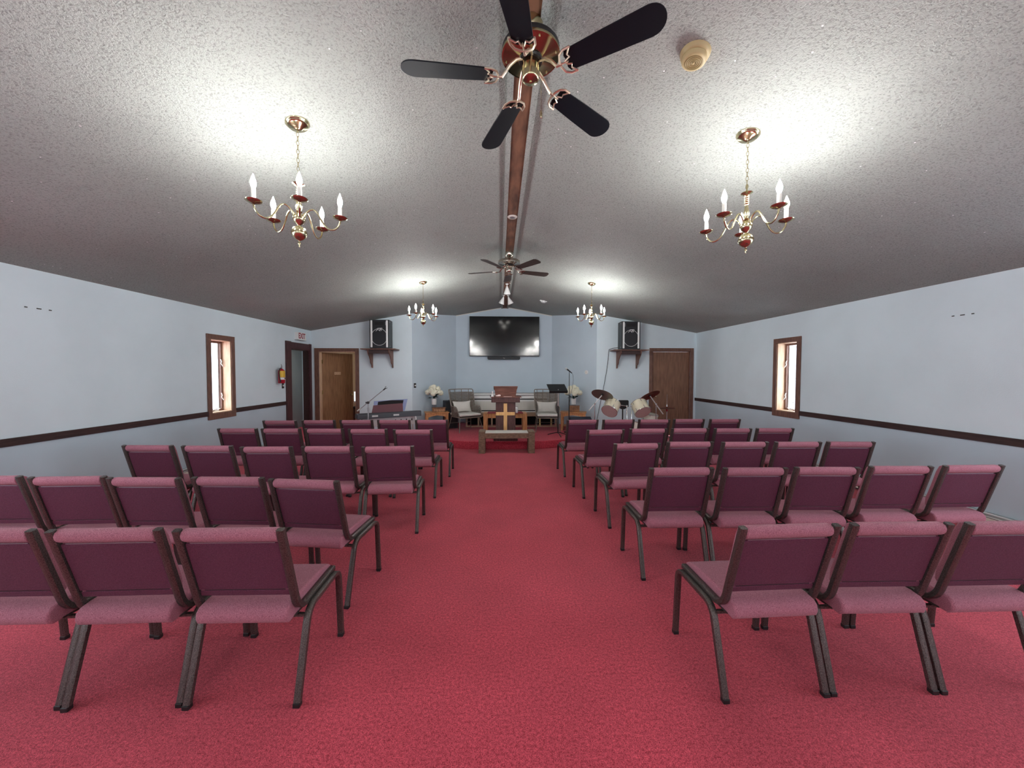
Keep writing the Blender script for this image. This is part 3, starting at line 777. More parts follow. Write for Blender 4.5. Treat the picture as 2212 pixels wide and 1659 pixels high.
b = MB(); b.lathe([(0.006, -0.058), (0.007, -0.050)], 12); b.build('test_button', M_beige, t)
x, y = 1.032, 8.60
b = MB(); b.lathe([(0.045, -0.045), (0.058, -0.03), (0.062, 0)], 6); b.box(-.085, .085, -.03, .03, -.015, 0)
o = b.build('smoke_detector', M_white, bevel=0.003, loc=(x, y, zc(x))); tilt_obj(o, x)
tag(o, 'small white smoke detector on the ceiling near the platform, right of the ridge', 'smoke detector')
b = MB(); b.lathe([(0.030, -0.010), (0.052, -0.008), (0.058, 0)], 28); b.lathe([(0.002, -0.0115), (0.03, -0.0115), (0.03, -0.009)], 28, m=1)
tag(b.build('ceiling_disc', [M_offwhite, M_steel], smooth=50, loc=(BXC, 4.27, 3.392)), 'small round white disc on the ridge board between the two fans', 'ceiling cover')

def spot(loc, ax, label, y_arm=0.0, parent_thing=None):
    ax = Vector(ax).normalized()
    t = thing('cone_spotlight', label, 'spotlight', loc, group='white cone spotlights under the ridge')
    b = MB(); b.lathe([(0.028, -0.012), (0.03, 0)], 16); b.tube([(0, 0, -0.01), (0, 0, -0.04)], 0.007, 8)
    b.build('mount', M_white, t, smooth=40)
    st = Vector((0, 0, -0.04))
    b = MB(); b.lathe([(0.010, 0), (0.016, 0.01), (0.066, 0.15), (0.069, 0.165), (0.062, 0.163), (0.050, 0.13), (0.02, 0.05)], 24, tuple(st), axis=tuple(ax))
    b.build('shade', M_white, t, smooth=50)
    b = MB(); b.lathe([(0.048, 0.128), (0.03, 0.135), (0.001, 0.137)], 20, tuple(st), axis=tuple(ax)); b.build('lamp_face', M_spotface, t, smooth=50)
spot((0.150, 7.45, 3.392), (0.02, 0.35, -1), 'white cone spotlight hanging alone under the ridge behind the second fan')
t_ = spot((0.095, 8.55, 3.392), (-0.38, 0.25, -1), 'white cone spotlight of the far pair, tilted left above the television')
t_ = spot((0.20, 8.55, 3.392), (0.42, 0.25, -1), 'white cone spotlight of the far pair, tilted right above the television')

# ================================================================== WALL THINGS
# exit sign
t = thing('exit_sign', 'white box exit sign with red letters above the hallway opening', 'exit sign', (XL, 8.44, 2.40))
MB().box(0, 0.075, -0.17, 0.17, -0.085, 0.085).build('housing', M_white, t, bevel=0.004)
text_mesh('lettering', 'EXIT', 0.17, M_exitred, t, (0.0755, -0.005, 0.0), (R(90), 0, R(90)), 0.001, sx=0.80, font_bold=True)
MB().box(0.0, 0.08, -0.172, 0.172, -0.092, -0.085).build('bottom_edge', M_steel, t)
# fire extinguisher
t = thing('fire_extinguisher', 'red fire extinguisher with yellow label hung on the left wall', 'fire extinguisher', (XL + 0.085, 7.62, 1.36))
b = MB(); b.lathe([(0.055, 0.0), (0.062, 0.008), (0.062, 0.235), (0.056, 0.262), (0.035, 0.283), (0.022, 0.29), (0.018, 0.30)], 28); b.build('cylinder', M_red, t, smooth=50)
def wrap(b, z0, z1, a0, a1, r, n=14):
    vs = []; fs = []
    for i in range(n + 1):
        a = a0 + (a1 - a0) * i / n
        for rr in (r, r + 0.0015):
            for z in (z0, z1): vs.append((rr * math.cos(a), rr * math.sin(a), z))
    for i in range(n):
        q = i * 4
        fs += [(q + 2, q + 6, q + 7, q + 3), (q, q + 1, q + 5, q + 4), (q, q + 4, q + 6, q + 2), (q + 1, q + 3, q + 7, q + 5)]
    fs += [(0, 2, 3, 1), (4 * n, 4 * n + 1, 4 * n + 3, 4 * n + 2)]
    b.add(vs, fs)
b = MB(); wrap(b, 0.125, 0.255, R(-90), R(60), 0.0625); b.build('yellow_tag', M_yellow, t)
b = MB(); wrap(b, 0.075, 0.12, R(-90), R(60), 0.0625); b.build('white_label', M_white, t)
b = MB(); wrap(b, 0.092, 0.112, R(-10), R(40), 0.064); b.build('label_print', M_dark, t)
b = MB(); b.lathe([(0.014, 0.298), (0.016, 0.325), (0.01, 0.33)], 14)
b.tube([(0.0, 0.01, 0.33), (0.02, -0.03, 0.345), (0.03, -0.07, 0.345)], 0.006, 6); b.tube([(0.0, 0.02, 0.335), (0.02, -0.03, 0.372), (0.03, -0.06, 0.385)], 0.006, 6)
b.build('valve_handle', M_steel, t, smooth=50)
b = MB(); b.tube([(0, -0.012, 0.31), (0.0, -0.06, 0.30), (0.01, -0.095, 0.22), (0.015, -0.09, 0.12), (0.02, -0.078, 0.05)], 0.0085, 8); b.lathe([(0.010, 0), (0.014, 0.05)], 10, (0.02, -0.078, 0.02))
b.build('hose', M_blackplastic, t, smooth=True)
MB().box(-0.085, -0.055, -0.03, 0.03, 0.05, 0.27).build('bracket', M_steel, t)
def dimmer(loc, rz, label):
    t = thing('dimmer_switch', label, 'light switch', loc, rz)
    MB().box(-0.036, 0.036, -0.006, 0, -0.058, 0.058).build('plate', M_blackplastic, t, bevel=0.002)
    b = MB(); b.lathe([(0.017, 0), (0.017, 0.016), (0.012, 0.018)], 18, (0, -0.006, 0), axis=(0, -1, 0)); b.build('knob', M_white, t, smooth=40)
dimmer((XL, 7.80, 1.305), R(90), 'black dimmer plate with white knob beside the hallway opening casing')
aw = math.atan2(AY - D, BX0 - AX0)
dimmer((AX0 + 0.085 * math.cos(aw) , D + 0.085 * math.sin(aw), 1.265), aw, 'black dimmer plate with white knob on the left slanted alcove wall')
# thermostat-like white disc on the right slanted wall
aw2 = math.atan2(AY - D, BX1 - AX1)
fx = 0.20
t = thing('wall_sensor', 'round white device on the right slanted alcove wall', 'wall device', (AX1 + (BX1 - AX1) * fx, D + (AY - D) * fx, 1.60), aw2 + PI)
b = MB(); b.lathe([(0.052, 0), (0.052, 0.016), (0.04, 0.022)], 24, axis=(0, -1, 0)); b.build('housing', M_white, t, smooth=40)
b = MB(); b.lathe([(0.014, 0.022), (0.012, 0.03)], 14, axis=(0, -1, 0)); b.build('button', M_offwhite, t, smooth=40)
# screw anchors left in the walls
for sx_, X in ((1, XL), (-1, XR)):
    ys_ = (3.675, 3.775, 3.865) if sx_ > 0 else (3.80, 3.72, 3.635)
    for k, yy in enumerate(ys_):
        w_ = 0.02 if k != 1 else 0.035
        b = MB(); x0, x1 = sorted((0, sx_ * 0.006)); b.box(x0, x1, -w_ / 2, w_ / 2, -0.005, 0.005)
        tag(b.build('wall_hook', M_blackplastic, loc=(X, yy, 2.209)), 'tiny dark metal hook high on the %s wall, %s of three' % ('left' if sx_ > 0 else 'right', ('nearest the camera' if (k == 0) == (sx_ > 0) else 'farthest from the camera') if k != 1 else 'wider middle one'), 'wall hook', 'small hooks on the side walls')
# baseboard heaters
for sx_, X, y1 in ((1, XL, 7.75), (-1, XR, 8.7)):
    t = thing('baseboard_heater', 'long white baseboard heater along the foot of the %s wall' % ('left' if sx_ > 0 else 'right'), 'baseboard heater', (X, 0, 0), group='baseboard heaters')
    def hb(b, a, c_, z0, z1, m=0):
        x0, x1 = sorted((sx_ * a, sx_ * c_)); b.box(x0, x1, 0.6, y1, z0, z1, m)
    b = MB(); hb(b, 0, 0.012, 0.01, 0.19); hb(b, 0, 0.05, 0.183, 0.19); b.build('back_panel', M_white, t)
    b = MB(); hb(b, 0.058, 0.066, 0.03, 0.150); b.build('front_cover', M_offwhite, t, bevel=0.002)
    b = MB(); hb(b, 0.045, 0.062, 0.156, 0.163); b.build('damper', M_white, t)
    b = MB(); hb(b, 0.012, 0.055, 0.02, 0.15); b.build('fins', M_dark, t)
    for yy in (0.6, y1 - 0.03):
        b = MB(); x0, x1 = sorted((0, sx_ * 0.068)); b.box(x0, x1, yy, yy + 0.03, 0, 0.192); b.build('end_cap', M_white, t)

# television and soundbar
t = thing('television', 'large black wall television centred on the alcove back wall', 'television', (0.138, AY, 2.6))
MB().box(-0.978, 0.978, -0.10, -0.03, -0.556, 0.556).build('body', M_tvbezel, t, bevel=0.006)
MB().box(-0.968, 0.968, -0.1015, -0.0995, -0.535, 0.548).build('screen', M_screen, t)
MB().box(-0.3, 0.3, -0.03, 0, -0.25, 0.25).build('wall_mount', M_blackplastic, t)
t = thing('soundbar', 'black soundbar mounted just below the wall television', 'soundbar', (0.12, AY, 1.995))
b = MB(); b.prism([(-0.457, 0.042), (0.457, 0.042), (0.457, -0.02), (0.43, -0.042), (-0.43, -0.042), (-0.457, -0.02)], 'y', -0.10, -0.01); b.build('body', M_grille, t, bevel=0.004)
b = MB(); b.prism([(-0.03, 0.008), (0.0, 0.006), (0.03, -0.004), (0.03, -0.010), (0.0, -0.003)], 'y', -0.1025, -0.10); b.build('logo', M_silver, t)
MB().box(-0.2, 0.2, -0.01, 0, -0.02, 0.02).build('wall_mount', M_blackplastic, t)

# wall shelves and loudspeakers
def shelf(x0, x1, label):
    xc = (x0 + x1) / 2
    t = thing('wall_shelf', label, 'shelf', (xc, D, 2.12), group='bracketed speaker shelves')
    h = (x1 - x0) / 2
    MB().box(-h, h, -0.38, 0, 0, 0.026).build('board', M_casing, t, bevel=0.008)
    MB().box(-0.24, 0.24, -0.32, -0.30, -0.09, 0).build('apron', M_darktrim, t)
    for s in (-1, 1):
        pr = [(0, 0), (-0.34, 0), (-0.34, -0.045), (-0.30, -0.10), (-0.22, -0.17), (-0.165, -0.24), (-0.15, -0.30), (-0.115, -0.335), (-0.075, -0.35), (-0.06, -0.41), (-0.03, -0.425), (0, -0.425)]
        b = MB(); b.prism(pr, 'x', s * 0.245 - 0.011, s * 0.245 + 0.011); b.build('bracket', M_casing, t, bevel=0.003)
    return t
shelf(-3.245, -2.435, 'brown bracketed shelf carrying the left loudspeaker, beside the office door')
shelf(2.735, 3.575, 'brown bracketed shelf carrying the right loudspeaker, beside the closed brown door')
def speaker(x, label, flip):
    t = thing('loudspeaker', label, 'loudspeaker', (x, 8.56, 2.1465), group='wall loudspeakers')
    b = MB(); b.prism([(-0.228, 0), (0.228, 0), (0.215, 0.30), (-0.215, 0.30)], 'z', 0, 0.662); b.build('cabinet', M_cabinet, t, bevel=0.008)
    MB().box(-0.212, 0.212, -0.006, 0.004, 0.016, 0.646).build('grille', M_grille, t, bevel=0.003)
    for s in (-1, 1):
        MB().box(s * 0.178 - 0.021, s * 0.178 + 0.021, -0.018, -0.004, 0.022, 0.645).build('white_strip', M_white, t, bevel=0.006)
    b = MB(); cx, cz, r = 0.0, 0.262, 0.182
    b.tube([(cx + r * math.cos(2 * PI * k / 48), -0.010, cz + r * math.sin(2 * PI * k / 48) * 1.06) for k in range(48)], 0.0055, 6, closed=True)
    b.build('woofer_ring', M_silver, t, smooth=True)
    b = MB(); b.box(-0.105, 0.105, -0.010, -0.004, 0.535, 0.610); b.build('horn', M_dark, t, bevel=0.004)
    MB().box(-0.155 * flip - 0.012, -0.155 * flip + 0.012, -0.010, -0.004, 0.535, 0.615).build('level_plate', M_steel, t)
    # angular lightning-style lettering
    b = MB()
    def lg(pts): b.prism([(p[0] * 0.001 - 0.08, 0.39 + p[1] * 0.001) for p in pts], 'y', -0.018, -0.013)
    lg([(0, 0), (22, 10), (62, 62), (110, 66), (150, 74), (152, 84), (40, 76), (48, 66), (34, 50)])
    lg([(34, 50), (60, 46), (88, 28), (70, 26), (50, 34), (24, 22)])
    lg([(62, 34), (92, 8), (106, 0), (98, 26), (124, 42), (112, 50), (88, 40)])
    lg([(96, 56), (120, 34), (128, 8), (138, 26), (134, 46), (148, 66), (160, 70), (146, 52), (138, 46), (120, 62)])
    b.build('logo', M_silver, t)
    for zz in (0.05, 0.61):
        b = MB(); b.lathe([(0.01, 0), (0.01, 0.003)], 10, (-0.227 * flip * 1.0, 0.05, zz), axis=(-flip, 0, 0)); b.build('side_screw', M_silver, t)
    return t
speaker(-2.787, 'black loudspeaker with white strips on the left wall shelf', -1)
speaker(3.118, 'black loudspeaker with white strips on the right wall shelf', 1)
# cable from right speaker
b = MB(); b.tube([(2.89, 8.80, 2.20), (2.78, 8.88, 2.19), (2.715, 8.945, 2.165), (2.70, 8.955, 2.0), (2.67, 8.955, 1.7), (2.61, 8.955, 1.35), (2.56, 8.955, 1.08), (2.50, 8.95, 0.8), (2.42, 8.945, 0.4), (2.38, 8.80, 0.2), (2.48, 8.60, 0.008), (2.6, 8.5, 0.008)], 0.006, 6)
tag(b.build('speaker_cable', M_blackplastic, smooth=True), 'thin dark cable hanging down the wall from the right loudspeaker', 'cable')

# ================================================================== PLATFORM FURNITURE
# kneeling bench at the front
t = thing('kneeling_bench', 'low weathered oak kneeling bench with pale padded top before the platform', 'bench', (0.142, 7.08, 0))
for s in (-1, 1):
    b = MB(); b.box(s * 0.488 - 0.064, s * 0.488 + 0.064, 0, 0.33, 0, 0.432); b.build('end_post', M_bench, t, bevel=0.006)
MB().box(-0.424, 0.424, 0.0, 0.05, 0.298, 0.396).build('front_rail', M_bench, t, bevel=0.004)
MB().box(-0.424, 0.424, 0.28, 0.33, 0.298, 0.396).build('rear_rail', M_bench, t, bevel=0.004)
MB().box(-0.422, 0.422, 0.005, 0.325, 0.397, 0.412).build('padded_top', M_linen, t, bevel=0.006, seg=3)

# pulpit
t = thing('pulpit', 'dark wooden pulpit with a pale wooden cross on its front', 'pulpit', (0.128, 7.60, ST))
MB().box(-0.250, 0.250, -0.09, 0.42, 0, 0.05).build('base', M_pulpit, t, bevel=0.006)
MB().box(-0.207, 0.207, 0, 0.34, 0.05, 0.80).build('column', M_pulpit, t, bevel=0.004)
b = MB(); b.box(-0.299, 0.299, -0.05, 0.39, 0.80, 0.905); b.build('shelf_box', M_pulpit, t, bevel=0.004)
b = MB(); b.box(-0.32, 0.33, -0.06, 0.42, 0.905, 0.918); b.build('ledge', M_pulpit_t, t, bevel=0.003)
b = MB()
vs = [(-0.212, 0.02, 0.918), (0.212, 0.02, 0.918), (0.212, 0.36, 0.918), (-0.212, 0.36, 0.918), (-0.238, -0.01, 1.125), (0.238, -0.01, 1.125), (0.238, 0.38, 1.05), (-0.238, 0.38, 1.05)]
b.add(vs, [(3, 2, 1, 0), (4, 5, 6, 7), (0, 1, 5, 4), (1, 2, 6, 5), (2, 3, 7, 6), (3, 0, 4, 7)])
b.build('desk_front', M_pulpit_t, t, bevel=0.003)
b = MB(); vs = [(-0.252, -0.03, 1.118), (0.252, -0.03, 1.118), (0.252, 0.40, 1.04), (-0.252, 0.40, 1.04), (-0.252, -0.03, 1.142), (0.252, -0.03, 1.142), (0.252, 0.40, 1.064), (-0.252, 0.40, 1.064)]
b.add(vs, [(3, 2, 1, 0), (4, 5, 6, 7), (0, 1, 5, 4), (1, 2, 6, 5), (2, 3, 7, 6), (3, 0, 4, 7)])
b.build('desk_top', M_pulpit_t, t, bevel=0.004)
b = MB(); b.box(-0.042, 0.031, -0.024, 0, 0.055, 0.778); b.box(-0.202, -0.042, -0.024, 0, 0.528, 0.596); b.box(0.031, 0.190, -0.024, 0, 0.528, 0.596)
b.build('cross', M_cross, t)
# things on the pulpit ledge
b = MB(); b.ball((0, 0, 0.017), 0.05, 12, sc_=(1.1, 0.6, 0.36)); b.ball((0.02, 0, 0.03), 0.028, 10, sc_=(1.2, 0.7, 0.5))
tag(b.build('folded_tissue', M_pink, smooth=160, loc=(-0.028, 7.572, ST + 0.9205)), 'crumpled pinkish tissue on the pulpit ledge', 'tissue')
tag(MB().box(-0.085, 0.085, -0.022, 0.022, 0, 0.006).build('paper_strip', M_pink, loc=(0.17, 7.562, ST + 0.918)), 'thin pale paper strip on the pulpit ledge', 'paper')
b = MB(); b.lathe([(0.030, 0), (0.034, 0.01), (0.026, 0.03), (0.011, 0.05), (0.009, 0.065), (0.016, 0.08), (0.018, 0.10), (0.006, 0.118)], 14)
t = thing('white_figurine', 'small white figurine at the left end of the pulpit ledge', 'figurine', (-0.150, 7.60, ST + 0.918))
b.build('body', M_white, t, smooth=60)
b = MB(); b.ball((-0.034, -0.01, 0.02), 0.016, 8); b.build('dark_bead', M_blackplastic, t, smooth=160)

# communion table (low, maroon top) behind the pulpit
t = thing('communion_table', 'low honey oak table with maroon top behind the pulpit', 'table', (0.135, 8.50, ST))
for sx_ in (-1, 1):
    for yy in (0, 0.36):
        x0, x1 = sorted((sx_ * 0.515, sx_ * 0.415)); MB().box(x0, x1, yy, yy + 0.08, 0, 0.445).build('leg', M_oak, t, bevel=0.004)
MB().box(-0.415, 0.415, 0.012, 0.04, 0.355, 0.445).build('apron', M_oak, t)
MB().box(-0.515, 0.515, 0, 0.44, 0.445, 0.462).build('tabletop', M_oak, t, bevel=0.003)
MB().box(-0.42, 0.42, -0.004, 0.44, 0.4625, 0.468).build('top_cloth', M_maroon, t)
# white bottle
b = MB(); b.lathe([(0.032, 0), (0.034, 0.01), (0.034, 0.10), (0.026, 0.125), (0.012, 0.135), (0.012, 0.15), (0.018, 0.155), (0.018, 0.17)], 16)
tag(b.build('white_bottle', M_white, smooth=50, loc=(0.405, 8.62, ST + 0.468)), 'white bottle on the maroon table right of the pulpit', 'bottle')

# long low stand with the white slatted console along the alcove wall
t = thing('low_stand', 'long low tan-framed stand against the alcove back wall', 'stand', (0.30, 9.47, ST))
b = MB(); b.box(-1.18, 1.22, 0, 0.50, 0.345, 0.37); b.build('top_board', M_tan, t, bevel=0.003)
MB().box(-1.18, 1.22, 0.0, 0.03, 0.0, 0.035).build('bottom_rail', M_tan, t)
MB().box(-1.18, 1.22, 0.0, 0.02, 0.28, 0.345).build('front_rail', M_tan, t)
for xx in (-1.16, -0.85, -0.50, 0.30, 1.18):
    MB().box(xx - .02, xx + .02, 0.0, 0.04, 0.035, 0.28).build('post', M_tan, t)
for xx in (0.76, 1.06):
    MB().box(xx - .02, xx + .02, 0.0, 0.04, 0.035, 0.28).build('post', M_yellowwood, t)
MB().box(-1.17, 1.21, 0.46, 0.48, 0, 0.345).build('shade_backing', M_dark, t)  # dark sheet stands in for the shade inside the stand
t = thing('slatted_console', 'wide white console with fluted front standing on the low stand', 'console', (0.22, 9.66, ST + 0.37))
MB().box(-1.0, 1.05, 0.02, 0.28, 0.0, 0.50).build('body', M_white, t)
MB().box(-1.0, 1.05, 0.0, 0.02, 0.0, 0.025).build('bottom_strip', M_white, t)
b = MB()
n_ = 64
for k in range(n_):
    xx = -1.0 + 2.05 * k / n_; b.box(xx, xx + 2.05 / n_ * 0.55, 0.006, 0.02, 0.055, 0.285)
b.build('fluted_panel', M_offwhite, t)
MB().box(-1.0, 1.05, 0.0, 0.02, 0.290, 0.330).build('middle_strip', M_white, t)
MB().box(-1.0, 1.05, 0.012, 0.024, 0.330, 0.362).build('dark_slot', M_dark, t)
MB().box(-1.0, 1.05, 0.012, 0.024, 0.025, 0.050).build('dark_slot', M_dark, t)
MB().box(-1.0, 1.05, 0.0, 0.02, 0.362, 0.395).build('upper_strip', M_white, t)
MB().box(-1.0, 1.05, 0.004, 0.02, 0.46, 0.49).build('top_strip', M_white, t)
for zz in (0.452, 0.512):
    b = MB(); b.tube([(-1.0, 0.0, zz), (1.05, 0.0, zz)], 0.008, 8); b.build('rail', M_steel, t, smooth=True)
for xx in (-1.0, 0.0, 1.05):
    MB().box(xx - .008, xx + .008, -0.006, 0.03, 0.44, 0.52).build('rail_post', M_steel, t)

# wicker armchairs
def wicker(loc, rz, label):
    t = thing('wicker_armchair', label, 'armchair', loc, rz, 'grey wicker armchairs on the platform')
    if rz > 0: t.scale = (1.1, 1.1, 1.0)
    H = 1.00
    def plan(a, h):
        k = 0.9 + 0.22 * max(0, (h - 0.36)) / 0.64     # flares outwards with height
        if abs(a) <= 90:
            return (0.30 * k * math.sin(R(a)), 0.05 + 0.25 * k * math.cos(R(a)) + 0.05 * (h - .4))
        s = 1 if a > 0 else -1; q = (abs(a) - 90) / 40
        return (s * 0.30 * k, 0.05 - 0.30 * q)
    def top(a):
        a = abs(a)
        if a < 62: return H
        if a < 86: 
            u = (a - 62) / 24; return H - (H - 0.60) * (u * u * (3 - 2 * u))
        if a < 118: return 0.60
        return 0.60 - 0.18 * ((a - 118) / 12)
    AA = list(range(-130, 131, 5))
    b = MB()
    z = 0.36
    while z < H - 0.07:
        run = []
        for a in AA:
            ok = z <= top(a) - 0.012
            if ok: run.append(a)
            if (not ok or a == AA[-1]) and len(run) > 1:
                b.tube([plan(q, z) + (z,) for q in run], 0.0058, 5, cap=False); run = []
            elif not ok: run = []
        z += 0.0135
    b.build('woven_shell', M_wicker, t, smooth=True)
    b = MB(); b.tube([plan(a, top(a)) + (top(a),) for a in AA], 0.011, 8)
    b.tube([plan(a, 0.36) + (0.35,) for a in AA], 0.011, 8)
    for a in (-130, -100, -72, -45, -15, 15, 45, 72, 100, 130):
        b.tube([plan(a, 0.36 + (top(a) - 0.36) * q) + (0.36 + (top(a) - 0.36) * q,) for q in (0, .33, .66, 1)], 0.008, 6)
    b.build('frame', M_wframe, t, smooth=True)
    b = MB(); x0, y0 = plan(130, 0.36)
    b.tube([(x0, y0, 0.35), (x0 * .94, y0 - .05, 0.345), (0, y0 - .07, 0.345), (-x0 * .94, y0 - .05, 0.345), (-x0, y0, 0.35)], 0.010, 8)
    b.box(-0.25, 0.25, -0.27, 0.24, 0.345, 0.355)
    b.build('seat_frame', M_wframe, t, smooth=40)
    for sx_ in (-1, 1):
        for y0, y1 in ((-0.22, -0.30), (0.18, 0.26)):
            MB().tube([(sx_ * 0.24, y0, 0.35), (sx_ * 0.29, y1, 0.0)], 0.0095, 8).build('leg', M_wframe, t, smooth=True)
    MB().tube([(-0.265, 0.22, 0.17), (0.265, 0.22, 0.17)], 0.006, 6).build('stretcher', M_wframe, t, smooth=True)
    b = MB(); b.box(-0.255, 0.255, -0.28, 0.24, 0.375, 0.435); b.build('seat_cushion', M_linen, t, bevel=0.025, seg=4)
    return t
def cushion(loc, rot, label):
    W_, H_, T_ = 0.25, 0.145, 0.062; n = 14; vs = []; fs = []
    for s in (1, -1):
        for i in range(n + 1):
            for j in range(n + 1):
                u = -1 + 2 * i / n; v = -1 + 2 * j / n
                pu = u * (1 - 0.10 * (1 - abs(v) ** 2) * abs(u) ** 3); pv = v * (1 - 0.14 * (1 - abs(u) ** 2) * abs(v) ** 3)
                th = T_ * ((1 - u ** 2) * (1 - v ** 2)) ** 0.42
                vs.append((W_ * pu, s * -th, H_ * pv))
    k = (n + 1) ** 2
    for q, s in ((0, 1), (k, -1)):
        for i in range(n):
            for j in range(n):
                f = (q + i * (n + 1) + j, q + (i + 1) * (n + 1) + j, q + (i + 1) * (n + 1) + j + 1, q + i * (n + 1) + j + 1)
                fs.append(f if s > 0 else f[::-1])
    b = MB(); b.add(vs, fs)
    o = b.build('lumbar_cushion', M_linen, smooth=160, loc=loc); o.rotation_euler = rot
    return tag(o, label, 'cushion', 'pale lumbar cushions on the wicker chairs')
wl = (-0.85, 8.96, ST); wicker(wl, R(33), 'grey wicker wing armchair left of the pulpit, turned towards it')
wr = (1.165, 8.86, ST); wicker(wr, R(-3), 'grey wicker wing armchair right of the pulpit, facing the seats')
cushion((wl[0] - 0.08, wl[1] + 0.12, ST + 0.575), (R(-14), 0, R(33)), 'pale grey lumbar cushion on the left wicker armchair')
cushion((wr[0] + 0.01, wr[1] + 0.14, ST + 0.565), (R(-14), 0, R(-3)), 'pale grey lumbar cushion on the right wicker armchair')

# tall black floor speaker behind the left armchair
t = thing('floor_speaker', 'tall black speaker cabinet standing left of the left wicker armchair', 'loudspeaker', (-1.27, 9.42, ST), R(18))
MB().box(-0.17, 0.17, -0.15, 0.15, 0, 0.70).build('cabinet', M_darkblue, t, bevel=0.012)
MB().box(-0.145, 0.145, -0.157, -0.148, 0.03, 0.67).build('grille', M_grille, t, bevel=0.003)
MB().box(-0.05, 0.05, -0.03, 0.03, 0.70, 0.715).build('carry_handle', M_blackplastic, t, bevel=0.004)

# side tables
def side_table(loc, rz, label, w_=0.30, d_=0.22, h_=0.43):
    t = thing('side_table', label, 'table', loc, rz, 'oak side tables in the alcove')
    MB().box(-w_ - .02, w_ + .02, -d_ - .02, d_ + .02, h_, h_ + 0.022).build('tabletop', M_oak, t, bevel=0.003)
    for sx_ in (-1, 1):
        for sy in (-1, 1):
            x0, x1 = sorted((sx_ * w_, sx_ * (w_ - .055))); y0, y1 = sorted((sy * d_, sy * (d_ - .055)))
            MB().box(x0, x1, y0, y1, 0, h_).build('leg', M_oak, t, bevel=0.003)
    def apron(y):
        pr = [(-w_ + .055, h_), (w_ - .055, h_), (w_ - .055, h_ - .10), (w_ - .12, h_ - .075), (0, h_ - .05), (-w_ + .12, h_ - .075), (-w_ + .055, h_ - .10)]
        b = MB(); b.prism(pr, 'y', y - .008, y + .008); b.build('apron', M_oak, t)
    apron(-d_ + .02); apron(d_ - .02)
    for sx_ in (-1, 1):
        MB().box(sx_ * (w_ - .028) - .008, sx_ * (w_ - .028) + .008, -d_ + .055, d_ - .055, h_ - .07, h_).build('side_apron', M_oak, t)
    MB().box(-w_ + .02, w_ - .02, -d_ + .02, d_ - .02, 0.10, 0.115).build('lower_shelf', M_oak, t)
    return t
side_table((-1.555, 9.02, ST), R(16), 'honey oak side table on the left with a carved box and flowers', 0.27, 0.17)
side_table((1.84, 8.98, ST), R(-14), 'honey oak side table on the right behind the microphone stand', 0.30, 0.17)
# carved box left
t = thing('carved_box', 'carved wooden box on the left oak side table', 'box', (-1.49, 8.95, ST + 0.453), R(16))
b = MB(); b.box(-0.155, 0.155, -0.045, 0.045, 0, 0.105); b.build('body', M_carved, t, bevel=0.004)
for k in range(7):
    xx = -0.12 + k * 0.037
    b = MB(); b.prism([(xx, 0.022), (xx + .014, 0.016), (xx + .024, 0.03), (xx + .018, 0.052), (xx + .024, 0.072), (xx + .010, 0.082), (xx + .002, 0.06), (xx + .008, 0.04)], 'y', -0.052, -0.045); b.build('carving', M_pale, t)
MB().box(-0.17, 0.17, -0.055, 0.05, 0.105, 0.114).build('lid', M_carved, t)
t = thing('wooden_box', 'plain square wooden box on the right oak side table', 'box', (1.865, 8.95, ST + 0.453), R(-14))
MB().box(-0.12, 0.12, -0.05, 0.05, 0, 0.15).build('body', M_carved, t, bevel=0.004)
MB().box(-0.125, 0.125, -0.055, 0.055, 0.15, 0.158).build('lid', M_casing, t)

